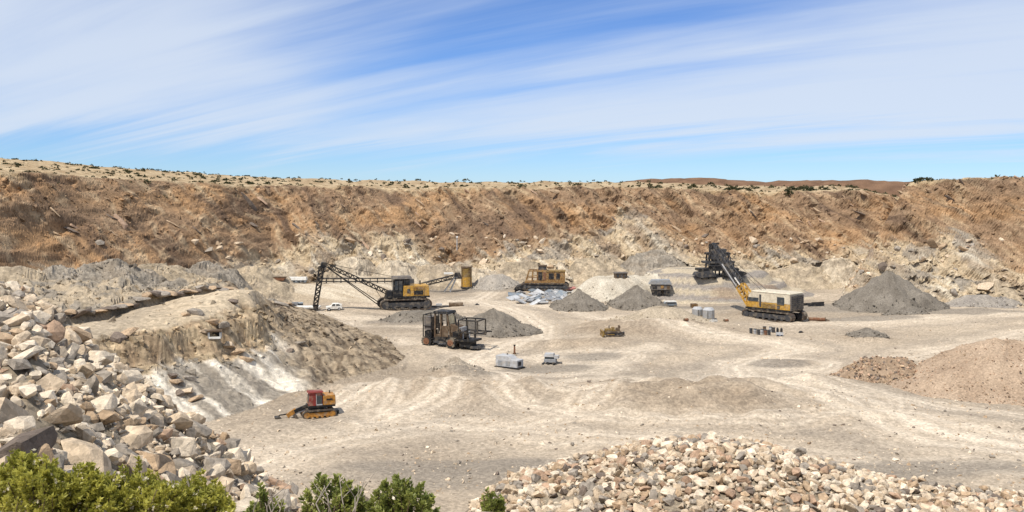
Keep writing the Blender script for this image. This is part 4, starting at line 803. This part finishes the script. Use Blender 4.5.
v_, t_ = SH[3]; o = link('concrete_boulder', mesh_np('concrete_boulder', v_ * np.array([.75, .6, .55]), t_, np.tile(C(.48, .46, .42), (len(v_), 1)), False, M_STONE)); cx_, cy_ = G(713, 321); o.location = (cx_, cy_, H(cx_, cy_) + .3); tag(o, 'pale rounded lump of concrete in front of the grey tanks', 'boulder')
t, k = thing('crate', 'small dark brown crate behind the grey tanks', 'crate', 694, 308, 10)
MB(k).box(-3, 3, -2.5, 2.5, 0, 4.4).build('box', 'brown', t); 
for z_ in (.8, 2.2, 3.6): MB(k).box(-3.2, 3.2, -2.7, -2.5, z_ - .4, z_ + .4).build('slat', 'oldyellow', t)
for px_, py_, lab in ((686, 322, 'small rusty drum lying left of the grey tanks'), (726, 322, 'dark rusty drum lying between the grey tanks and the shovel'), (646, 309, 'dark drum lying at the foot of the gravel cone')):
    t, k = thing('rusty_drum', lab, 'drum', px_, py_, 20); MB(k).cyl((-2.2, 0, 1.3), (2.2, 0, 1.3), 1.4, 12).build('shell', 'rust' if px_ != 646 else 'dark', t); MB(k).cyl((-2.3, 0, 1.3), (-2.0, 0, 1.3), 1.6, 12).cyl((2.0, 0, 1.3), (2.3, 0, 1.3), 1.6, 12).build('hoop', 'brown', t)
# row of drums before the shovel
for i, (px_, py_, m_, lab) in enumerate(((751, 333.5, 'dark', None), (755, 334, 'lgrey', None), (758.5, 334.5, 'dark', None), (762, 334.5, 'lgrey', None), (765.5, 335, 'rust', None), (769, 335.2, 'dark', None), (764.5, 331.6, 'brown', None), (770.5, 332, 'lgrey', None), (773.5, 332.6, 'dark', None))):
    t, k = thing('oil_drum', {'dark': 'black', 'lgrey': 'pale grey', 'rust': 'rusty orange', 'brown': 'brown'}[m_] + ' upright oil drum in the row before the mining shovel', 'drum', px_, py_, 0, group='row of drums before the shovel')
    MB(k).cyl((0, 0, -.2), (0, 0, 5), 1.6, 12).build('shell', m_, t); MB(k).cyl((0, 0, 5), (0, 0, 5.4), 1.75, 12).cyl((0, 0, 2.4), (0, 0, 2.7), 1.72, 12).build('hoop', 'dark', t)
t, k = thing('gas_cylinder_cart', 'blue white cart carrying two black gas cylinders by the drums', 'cart', 779.5, 336, -8)
MB(k).box(-3.4, 3.4, -2, 2, .8, 4).build('tray', 'scrapw', t); MB(k).box(-3, 3, -2.2, 2.2, .6, 1.6).build('base', 'drumblue', t)
for x_ in (-1.9, 1.9): MB(k).cyl((x_, 0, 1.6), (x_, 0, 7.6), 1.2, 10).cyl((x_, 0, 7.6), (x_, 0, 8.6), 1.1, 10, .4).build('cylinder', 'black', t); MB(k).cyl((x_, -2.4, .8), (x_, -1.9, .8), .9, 10).build('wheel', 'rubber', t)
t, k = thing('rusty_pipe', 'rusty orange pipe with flange lying behind the mining shovel', 'pipe', 818, 321, -12)
MB(k).cyl((-9, 0, 2), (7, 0, 2), 1.7, 12).build('pipe_shell', 'rust', t); MB(k).cyl((-9.4, 0, 2), (-8.6, 0, 2), 2.3, 12).cyl((6.6, 0, 2), (7.4, 0, 2), 2.3, 12).build('flange', 'brown', t); MB(k).bar((7, 0, 2), (11, 0, 1), 1.2).build('spigot', 'brown', t)
for i, (dx, dy, L, yw) in enumerate(((-4, 0, 9, 6), (2, 1.2, 8, -10), (4, -.6, 7, 18))):
    t, k = thing('steel_beam', ('black steel beam in the scrap stack beside the tall grey cone'), 'beam', 814 + dx, 305.5 + dy, yw, group='beams by the grey cone'); MB(k).box(-L, L, -.9, .9, 0, .5).box(-L, L, -.9, .9, 2.2, 2.7).build('flange', 'black', t); MB(k).box(-L, L, -.2, .2, .5, 2.2).build('web', 'dark', t)
t, k = thing('scrap_lump', 'small dark lump of scrap steel on the floor near the drums', 'scrap', 801, 333, 14)
MB(k).prism([(-2.2, 0), (-1.6, 1.6), (.4, 2), (2.2, .8), (2.4, 0)], -1.4, 1.4).build('lump', 'black', t)
t, k = thing('steel_plate', 'small dark steel plate on the track near the pipe', 'plate', 477, 305, 10)
MB(k).box(-2.2, 2.2, -1.6, 1.6, .3, .9).box(-1, 1, -1, 1, .9, 1.7).build('plate', 'dark', t)


# ------------------------------------------------------------------ rocks: the heap on the left, the rubble mound in front
def hit(px, py, y0, y1, dy=.05):
    q = np.arange(y0, y1, dy); h = terrain((px - 512) / F * q, q) >= CAMZ - (py - HZ) / F * q
    y = float(q[np.argmax(h)]) if h.any() else y1
    return (px - 512) / F * y, y
rg = np.random.default_rng(77)
def place_rocks(name, cands, spacing, nind, names, wts, shown, labels, cat, group, stuffname, lift):
    pts = pack(sorted(cands, key=lambda c: -c[2]), spacing); z, M_, P_ = terrain(pts[:, 0], pts[:, 1], True)
    pos = np.stack([pts[:, 0], pts[:, 1], z + pts[:, 2] * (lift + .25 * rg.random(len(pts)))], 1); r = pts[:, 2]
    py = HZ + (CAMZ - pos[:, 2]) / pos[:, 1] * F; px = 512 + F * pos[:, 0] / pos[:, 1]
    vis = (px > 0) & (px < 1024) & (py < 516); app = np.where(vis & shown(px, py), r / pos[:, 1], 0)
    order = np.argsort(-app)[:nind]; ind = np.zeros(len(r), bool); ind[order] = True
    cn = pickcols(len(r), names, wts, rg)
    lo_, hi_ = pos[order, 2].min(), pos[order, 2].max(); big_, sml_ = np.quantile(r[order], (.75, .3))
    for i in order:
        c = str(cn[i]); o = bpy.data.objects.new(name, rock_mesh(int(rg.integers(0, len(SH))), c)); COL.objects.link(o)
        o.location = pos[i]; sc_ = r[i]; o.scale = (sc_ * 1.1, sc_ * rg.uniform(.65, 1.1), sc_ * rg.uniform(.55, 1.0)); o.rotation_euler = (rg.normal(0, .45), rg.normal(0, .45), rg.uniform(0, 6.28))
        hq = (pos[i, 2] - lo_) / (hi_ - lo_); size_ = 'large ' if r[i] > big_ else 'small ' if r[i] < sml_ else ''
        tag(o, size_ + labels[c][0] + (' near the crest of ' if hq > .66 else ' partway down ' if hq > .33 else ' near the foot of ') + labels[c][1], cat, group)
    rest = ~ind; cols = np.array([RC[c] for c in cn[rest]]) * rg.uniform(.82, 1.15, (rest.sum(), 1))
    tag(scatter_mesh(stuffname, pos[rest], r[rest], cols, SH, M_STONE, rg))
    return pos, r
HN = ['cream', 'buff', 'tan', 'grey', 'pinkish']; HW = [5, 5, 1.6, 2.2, .9]
n = 24000; cx_ = rg.uniform(-24, 2, n); cy_ = rg.uniform(10.5, 36, n); z_, M_, P_ = terrain(cx_, cy_, True)
ok = M_['heap'] & (P_ > -80) & (P_ < 430)
big = [(*hit(px_, py_, 9, 34), r_ * .82) for px_, py_, r_ in ((86, 470, .60), (104, 425, .38), (62, 428, .36), (15, 430, .50), (30, 470, .4), (185, 470, .36), (78, 372, .38), (20, 372, .36), (128, 380, .30), (122, 460, .28), (160, 440, .30), (215, 478, .28), (52, 330, .34), (100, 350, .32))]
cand = big + [(x, y, float(np.clip(.100 * math.exp(g), .045, .32) * (.75 + .012 * y))) for x, y, g in zip(cx_[ok], cy_[ok], rg.normal(0, .55, ok.sum()))]
LB = dict(cream='cream coloured angular rock', buff='buff angular rock', tan='brown tan angular rock', grey='grey angular rock', pinkish='pinkish brown angular rock')
place_rocks('rock', cand, .60, 300, HN, HW, lambda px, py: py < 475 + .12 * px, {c: (v, 'the tall heap behind the leafy bushes') for c, v in LB.items()}, 'rock', 'rocks of the tall heap', 'heap_rocks', .18)
n = 11000; fx = rg.uniform(-24, 2, n); fy = rg.uniform(10.5, 36, n); z_, M_, P_ = terrain(fx, fy, True); ok = M_['heap'] & (P_ > -80) & (P_ < 430); nf = ok.sum()
scatter_mesh('heap_gravel', np.stack([fx[ok], fy[ok], z_[ok] + .02], 1), rg.uniform(.03, .10, nf), np.array([RC[c] for c in pickcols(nf, HN, HW, rg)]) * rg.uniform(.75, 1.1, (nf, 1)), SHS, M_STONE, rg)
RN = ['cream', 'buff', 'tan', 'grey', 'pinkish', 'dark']; RW = [5, 5, 2.2, 2.4, 1.8, .9]
n = 34000; cx_ = rg.uniform(-6, 26, n); cy_ = rg.uniform(27, 46, n); z_, M_, P_ = terrain(cx_, cy_, True); ok = M_['rub'] & (P_ > 470) & (P_ < 1100)
cand = [(x, y, float(np.clip(.108 * math.exp(g), .045, .25))) for x, y, g in zip(cx_[ok], cy_[ok], rg.normal(0, .45, ok.sum()))]
LR = dict(cream='cream broken stone', buff='buff broken stone', tan='tan brown broken stone', grey='grey broken stone', pinkish='pinkish broken stone', dark='dark brown broken stone')
place_rocks('rubble_stone', cand, .58, 300, RN, RW, lambda px, py: py < 512, {c: (v, 'the rubble mound at the pit edge') for c, v in LR.items()}, 'stone', 'stones of the low rubble mound', 'rubble_stones', .2)
n = 14000; fx = rg.uniform(-6, 26, n); fy = rg.uniform(27, 46, n); z_, M_, P_ = terrain(fx, fy, True); ok = M_['rub'] & (P_ > 470) & (P_ < 1100); nf = ok.sum()
scatter_mesh('rubble_gravel', np.stack([fx[ok], fy[ok], z_[ok] + .02], 1), rg.uniform(.02, .075, nf), np.array([RC[c] for c in pickcols(nf, RN, RW, rg)]) * rg.uniform(.8, 1.15, (nf, 1)), SHS, M_STONE, rg)
# single boulders among the front bushes
for px_, y_, sx_, sy_, sz_, c, sh_, lab in ((20, 13.4, .55, .45, .42, 'dark', 3, 'big dark brown boulder in the hollow above the leafy bush'), (52, 13.2, .40, .36, .30, 'dark', 10, 'dark brown block wedged beside the big pale boulder'), (300, 13.5, .24, .22, .26, 'cream', 2, 'smooth cream boulder standing behind the dark green bushes'), (333, 11.6, .46, .36, .30, 'cream', 5, 'broad cream boulder with bare twigs in front'),  # dark pair: brown rock coloured deeper to paint the hollow's shade
        (270, 13.5, .30, .26, .26, 'grey', 7, 'grey slab leaning among the last rocks of the heap'), (395, 11.8, .20, .18, .16, 'cream', 9, 'small cream boulder between two dark green bushes'),
        (446, 13.0, .34, .26, .20, 'buff', 11, 'flat buff boulder right of the round dark green bush'), (455, 12.6, .22, .18, .16, 'cream', 1, 'pale chunk resting by the flat buff boulder'), (507, 12.6, .22, .2, .16, 'cream', 4, 'pale boulder beside the last small green bush'),
        (240, 11.4, .24, .2, .2, 'cream', 13, 'cream stone between the leafy and dark bushes')):
    x_ = (px_ - 512) / F * y_; o = link('boulder', rock_mesh(sh_, c)); o.scale = (sx_, sy_, sz_); o.rotation_euler = (.1, -.1, px_ * .37); o.location = (x_, y_, H(x_, y_) + sz_ * .55); tag(o, lab, 'boulder')

# ------------------------------------------------------------------ loose stones on the floor, blocks and rocks of the wall
n = 9000; py_ = rg.uniform(290, 500, n); px_ = rg.uniform(-20, 1044, n); fy = 22528 / (py_ - HZ); fx = (px_ - 512) / F * fy; z_, M_, P_ = terrain(fx, fy, True)
cl = fbm(fx / 8, fy / 6, 170, 3); ok = ~M_['near'] & ~M_['wall'] & ~M_['bench'] & (cl + rg.uniform(-.4, .7, n) > .0); nf = ok.sum()
scatter_mesh('floor_stones', np.stack([fx[ok], fy[ok], z_[ok]], 1), np.exp(rg.normal(math.log(.085), .45, nf)).clip(.03, .30), np.array([RC[c] for c in pickcols(nf, ['cream', 'buff', 'tan', 'grey', 'dark'], [4, 3, 2, 2, 1.2], rg)]) * rg.uniform(.8, 1.15, (nf, 1)), SHS, M_STONE, rg)
def on_wall(n, t0, t1):
    px_ = rg.uniform(-30, 1054, n); Yw = rg.uniform(112, 246, n); xw = (px_ - 512) / F * Yw; z, M_, P_ = terrain(xw, Yw, True)
    k = M_['wall'] & (M_['t'] > t0) & (M_['t'] < t1) & (M_['sp'] < 0) & (fbm(xw / 11, M_['wv'] / 7, 180, 3) + rg.uniform(-.45, .45, n) > -.02); c = colours(xw, Yw, z, M_, P_); return np.stack([xw, Yw - .8 * M_['wdp'], z], 1)[k], c[k], M_['t'][k]
ps, cs_, tt_ = on_wall(42000, .03, .98); sz = np.exp(rg.normal(math.log(.19), .5, len(ps))).clip(.08, .8)
scatter_mesh('cliff_rubble', ps, sz, np.clip(cs_ * rg.uniform(.55, 1.35, (len(ps), 1)), 0, .8), SHS, M_CLIFF, rg)
ps, cs_, tt_ = on_wall(9000, .02, .50); sel = rg.permutation(len(ps))[:170]; names_ = ['buff', 'tan', 'grey', 'cream', 'dark']
for j, i in enumerate(sel):
    c = names_[int(rg.choice(5, p=[.35, .22, .2, .15, .08]))]; r_ = float(np.clip(.65 * math.exp(rg.normal(0, .4)), .35, 1.8)); o = link('rock_block', rock_mesh(j % 16, c), GROUND['quarry_cliff'])
    o.location = ps[i]; o.scale = (r_, r_ * .8, r_ * .7); o.rotation_euler = (rg.normal(0, .4), rg.normal(.3, .4), rg.uniform(0, 6.28))
ps, cs_, tt_ = on_wall(5000, .40, .93); sel = rg.permutation(len(ps))[:90]
for j, i in enumerate(sel):
    r_ = float(np.clip(.75 * math.exp(rg.normal(0, .4)), .35, 1.8)); o = link('rock_block', rock_mesh(j % 16, ['tan', 'dark', 'tan', 'pinkish'][j % 4]), GROUND['quarry_cliff'])
    o.location = ps[i]; o.scale = (r_ * 1.7, r_ * .7, r_ * .45); o.rotation_euler = (rg.normal(0, .25), rg.normal(.65, .2), rg.normal(0, .3))
# dark ledge slabs, loose blocks and the adit on the bench
for j in range(46):
    u_ = (j + .5) / 46; seg = u_ * (len(LEDGE) - 2) ; a_ = int(seg); f_ = seg - a_; lx = lerp(LEDGE[a_][0], LEDGE[a_ + 1][0], f_); ly = lerp(LEDGE[a_][1], LEDGE[a_ + 1][1], f_)
    o = link('ledge_slab', rock_mesh(j % 16, ['dark', 'grey', 'tan'][j % 3]), GROUND['rock_bench']); o.scale = (rg.uniform(.6, 1.3), rg.uniform(1.1, 2.0), rg.uniform(.25, .5)); o.rotation_euler = (rg.normal(0, .08), rg.normal(0, .12), rg.normal(.2, .2)); o.location = (lx - .2, ly, H(lx - 1.2, ly) + .1)
n = 9000; fx = rg.uniform(-75, -12, n); fy = rg.uniform(84, 170, n); z_, M_, P_ = terrain(fx, fy, True); ok = M_['bench'] & ~M_['wall'] & ((M_['k'] > .5) & (M_['k'] < .9) | M_['lg'] & (rg.random(n) < .5) | (M_['dark'] > .5) & (M_['k'] < .9) & (rg.random(n) < .22) | (rg.random(n) < .06)); c_ = colours(fx, fy, z_, M_, P_); nf = ok.sum()
scatter_mesh('bench_rubble', np.stack([fx, fy, z_], 1)[ok], np.exp(rg.normal(math.log(.20), .5, nf)).clip(.08, .7), np.clip(c_[ok] * rg.uniform(.6, 1.25, (nf, 1)), 0, .8), SHS, M_STONE, rg)
for j, (px_, py_, r_, c) in enumerate(((195, 313, 1.0, 'grey'), (186, 316, .7, 'tan'), (232, 303, .8, 'dark'), (238, 352, .9, 'tan'), (228, 346, .8, 'buff'), (246, 360, .8, 'tan'), (176, 385, .9, 'tan'), (186, 392, .9, 'buff'), (196, 400, .8, 'tan'), (180, 395, .6, 'dark'), (205, 330, .9, 'buff'), (224, 328, .9, 'grey'), (212, 325, .8, 'tan'), (128, 336, 1.3, 'tan'), (118, 340, 1.0, 'dark'), (190, 381, .7, 'grey'), (172, 378, .7, 'dark'), (300, 345, .7, 'grey'), (290, 352, .6, 'dark'))):
    x_, y_ = hit(px_, py_, 70, 160, .25); o = link('rock_block', rock_mesh((j * 5) % 16, c), GROUND['rock_bench']); o.scale = (r_, r_ * .8, r_ * .6); o.rotation_euler = (.1 * j % .5, .2, j * 1.3); o.location = (x_, y_, H(x_, y_) + r_ * .1)
x_, y_ = hit(215, 337, 70, 160, .1); z_ = H(x_, y_)
ad = bpy.data.objects.new('adit_portal', None); COL.objects.link(ad); ad.location = (x_, y_, z_); ad.rotation_euler = (0, 0, R(12)); tag(ad, 'small square black adit opening framed by slabs in the bench face', 'mine opening')
kk = y_ / F; MB(kk).box(-6.5, -4.6, -6, 3, -1, 5.2).build('side_slab', MT['concrete'], ad); MB(kk).box(4.6, 6.5, -6, 3, -1, 5).build('side_slab', MT['concrete'], ad); MB(kk).box(-7, 7, -6.5, 3, 5.2, 6.6).build('lintel', MT['brown'], ad); MB(kk).box(-4.6, 4.6, .5, 3, -1, 5.2).build('shaft_back', MT['black'], ad); MB(kk).box(-5.4, 5.8, -8, -5, -1.4, .4).build('sill', MT['white'], ad)

# ------------------------------------------------------------------ foliage
def leaf_mat(name, trans=.42):
    m = bpy.data.materials.new(name); m.use_nodes = True; t = m.node_tree; bs = t.nodes['Principled BSDF']; out = t.nodes['Material Output']
    a_ = N(t, 'ShaderNodeAttribute', attribute_name='col'); t.links.new(a_.outputs['Color'], bs.inputs['Base Color']); bs.inputs['Roughness'].default_value = .5; bs.inputs['Specular IOR Level'].default_value = .35
    tr = N(t, 'ShaderNodeBsdfTranslucent'); t.links.new(a_.outputs['Color'], tr.inputs[0]); mx_ = N(t, 'ShaderNodeMixShader'); mx_.inputs[0].default_value = trans
    t.links.new(bs.outputs[0], mx_.inputs[1]); t.links.new(tr.outputs[0], mx_.inputs[2]); t.links.new(mx_.outputs[0], out.inputs[0]); return m
M_LEAF = leaf_mat('bush_leaf')
def leaves_mesh(name, P0, D, L, W_, cols, parent, rng):
    n = len(P0); D = D / np.linalg.norm(D, axis=1, keepdims=True); rnd = rng.normal(0, 1, (n, 3)); sd = np.cross(D, rnd); sd /= np.linalg.norm(sd, axis=1, keepdims=True); up = np.cross(sd, D)
    m1 = P0 + D * (L * .5)[:, None]; v = np.stack([P0, m1 + sd * W_[:, None] + up * (W_ * .5)[:, None], P0 + D * L[:, None], m1 - sd * W_[:, None] + up * (W_ * .5)[:, None]], 1)
    b = (np.arange(n) * 4)[:, None]; T = np.concatenate([b + np.array([[0, 1, 2]]), b + np.array([[0, 2, 3]])], 0)
    return link(name, mesh_np(name, v.reshape(-1, 3), T, np.repeat(cols, 4, 0), False, M_LEAF), parent)
def bush(name, label, px, Y, hw, h, nsp, nl, leaf, width, c0, c1, rng, blossoms=0, depth=None, clump=.35, twigs=0):
    x = (px - 512) / F * Y; o = bpy.data.objects.new(name, None); COL.objects.link(o); zb = H(x, Y); o.location = (x, Y, zb); tag(o, label, 'bush', 'bushes at the pit edge'); depth = depth or hw * .8
    st = MB(1.0); Ps, Ds, Ls, Cs = [], [], [], []; lob = [(rng.uniform(-.75, .75), rng.uniform(-.6, .6), rng.uniform(.72, 1.05)) for _ in range(7)]
    for i in range(nsp):
        lx, ly, lh = lob[rng.integers(0, 7)]; a = rng.uniform(0, 6.283); rr = math.sqrt(rng.random()); bx = np.clip(lx + clump * rr * math.cos(a), -1, 1); by = np.clip(ly + clump * rr * math.sin(a), -1, 1)
        top = h * lh * math.sqrt(max(.08, 1 - .85 * min(1, bx * bx + by * by))) * (1 - .35 * rr * rr) * rng.uniform(.72, 1.08) * (1 if rng.random() < .5 else rng.uniform(.25, .85))
        tip = np.array([bx * hw, by * depth, max(.12, top)]); gx, gy = x + tip[0], Y + tip[1]
        root = np.array([tip[0] * .35, tip[1] * .35, -.05]); d = np.array([tip[0] * .5, tip[1] * .5, h * .9]) + rng.normal(0, .22 * h, 3); d /= np.linalg.norm(d); sl_ = rng.uniform(.10, .22)
        if nsp < 100 or i % 5 == 0: st.bar(root, tip - d * sl_, .009); st.bar(tip - d * sl_, tip, .006)
        f = rng.random(nl) ** .7; base = tip - d * sl_ * (1 - f)[:, None]; out = rng.normal(0, 1, (nl, 3)); out -= (out @ d)[:, None] * d; out /= np.linalg.norm(out, axis=1, keepdims=True)
        Ps.append(base); Ds.append(d * (.30 + .7 * f)[:, None] + out * 1.0); Ls.append(leaf * rng.uniform(.6, 1.15, nl)); m_ = rng.random(); Cs.append(lerp(np.array(c0), np.array(c1), np.clip(m_ * .7 + .3 * rng.random((nl, 1)), 0, 1)))
    st.build('stems', 'bark', o)['kind'] = 'stuff'
    Pa = np.concatenate(Ps); La = np.concatenate(Ls); tag(leaves_mesh('foliage', Pa, np.concatenate(Ds), La, La * width, np.concatenate(Cs), o, rng), kind='stuff')
    if blossoms:
        q = Pa[rng.choice(len(Pa), blossoms)] + rng.normal(0, .02, (blossoms, 3)) + np.array([0, -.03, .02]); tag(leaves_mesh('blossoms', np.repeat(q, 3, 0), rng.normal(0, 1, (blossoms * 3, 3)), np.full(blossoms * 3, .03), np.full(blossoms * 3, .014), np.tile(C(.72, .66, .5), (blossoms * 3, 1)), o, rng), kind='stuff')
    if twigs:
        tw = MB(1.0)
        for i in range(twigs):
            a = rng.uniform(-1, 1); p0 = Vector((a * hw * .7, -.1, -.05)); p1 = p0 + Vector((rng.normal(0, .1), rng.normal(0, .1), h * rng.uniform(.5, .8))); p2 = p1 + Vector((rng.normal(0, .12), rng.normal(0, .1), h * rng.uniform(.2, .5))); p3 = p1 + Vector((rng.normal(0, .14), rng.normal(0, .1), h * rng.uniform(.15, .4)))
            tw.bar(p0, p1, .009); tw.bar(p1, p2, .006); tw.bar(p1, p3, .005)
        tw.build('bare_twigs', 'twig', o)['kind'] = 'stuff'
    return o
rb = np.random.default_rng(91); YG = ((.22, .225, .035), (.58, .54, .11)); DG = ((.13, .165, .04), (.37, .39, .10))
bush('leafy_bush', 'dense yellow green bush in front of the dark brown boulders', 40, 9.4, .90, .56, 560, 34, .050, .26, *YG, rb, 70)
bush('leafy_bush', 'dense yellow green bush with cream blossoms before the big pale boulder', 140, 9.6, .92, .58, 540, 34, .050, .26, *YG, rb, 130)
bush('leafy_bush', 'thin yellow green bush with pale twigs at the edge of the leafy mass', 208, 9.9, .45, .62, 120, 26, .050, .25, *YG, rb, 40, twigs=8)
bush('leafy_bush', 'small dark green bush with bare stems beside the cream boulder', 262, 10.2, .30, .50, 70, 24, .055, .27, *DG, rb, twigs=6)
bush('leafy_bush', 'dark green bush of upright sprigs behind the broad cream boulder', 328, 11.0, .46, .66, 95, 30, .062, .28, *DG, rb)
bush('leafy_bush', 'round dark green bush between two pale boulders', 403, 10.8, .42, .60, 120, 28, .058, .28, *DG, rb, clump=.55)
bush('leafy_bush', 'last small dark green bush by itself at the pit edge', 489, 11.0, .17, .45, 50, 26, .055, .28, *DG, rb)
bush('twiggy_bush', 'bare grey twigs with few leaves over the broad boulder', 340, 10.4, .34, .52, 8, 10, .045, .26, *DG, rb, twigs=7)
# scrub on the plateau
scr = []
for i in range(5):
    n = 90; d = rb.normal(0, 1, (n, 3)); d /= np.linalg.norm(d, axis=1, keepdims=True); d[:, 2] = np.abs(d[:, 2]) * .75; p = d * rb.uniform(.55, .95, (n, 1)) * (1 + .25 * np.sin(d[:, :1] * 5 + i)); me_o = leaves_mesh('scrub', p, d + rb.normal(0, .5, (n, 3)), rb.uniform(.35, .6, n), rb.uniform(.14, .24, n), lerp(C(.035, .042, .018)[None], C(.095, .095, .042)[None], rb.random((n, 1))), None, rb); scr.append(me_o.data); bpy.data.objects.remove(me_o)
pts = []
while len(pts) < 285:
    px_ = rb.uniform(0, 340) if rb.random() < .42 else rb.uniform(0, 1024); Yp = rb.uniform(140, 300); xp = (px_ - 512) / F * Yp; z, M_, P_ = terrain(np.array([xp]), np.array([Yp]), True); rim = (M_['wall'][0] and M_['t'][0] > .86)
    if not (M_['plat'][0] or rim): continue
    sc_ = float(np.clip(.40 * math.exp(rb.normal(0, .35)), .22, .8)) * (1.6 if 700 < px_ < 800 and rb.random() < .3 else 1)
    o = link('scrub_bush', scr[len(pts) % 5]); o.location = (xp, Yp, float(z[0]) - .05); o.scale = (sc_ * rb.uniform(1, 1.5), sc_, sc_ * rb.uniform(.7, 1)); o.rotation_euler = (0, 0, rb.uniform(0, 6.28)); tag(o, 'small dark olive scrub bush dotted on the tan plateau above the cliff', 'bush', 'scrub along the plateau rim'); pts.append(px_)
for px_, sc_ in ((727, .9), (733, 1.2), (740, .9), (792, 1.2), (804, 1.4), (812, .9), (826, .8), (850, .8), (918, .8), (924, 1.0), (522, .8), (406, .7)):
    Yp = 246 if px_ < 900 else 214; xp = (px_ - 512) / F * Yp; o = link('juniper_bush', scr[int(px_) % 5]); o.location = (xp, Yp, H(xp, Yp) - .1); o.scale = (sc_ * 1.3, sc_, sc_); tag(o, 'large dark green shrub standing out on the rim beside the notch' if px_ > 700 else 'large dark green shrub alone on the middle rim', 'bush', 'large shrubs on the rim')

n = 7000; fx_ = rb.uniform(0, 1024, n); fy = rb.uniform(140, 300, n); fx = (fx_ - 512) / F * fy; z_, M_, P_ = terrain(fx, fy, True); ok = np.where(M_['plat'] | (M_['wall'] & (M_['t'] > .80)))[0][:900]
q = np.repeat(np.stack([fx, fy, z_], 1)[ok], 14, 0); d = rb.normal(0, 1, q.shape); d[:, 2] = np.abs(d[:, 2]); L_ = np.repeat(np.exp(rb.normal(math.log(.26), .35, len(ok))), 14)
tag(leaves_mesh('plateau_scrub', q + d * (L_ * .3)[:, None], d, L_, L_ * .4, lerp(C(.04, .045, .02)[None], C(.12, .11, .05)[None], rb.random((len(q), 1))), None, rb), kind='stuff')
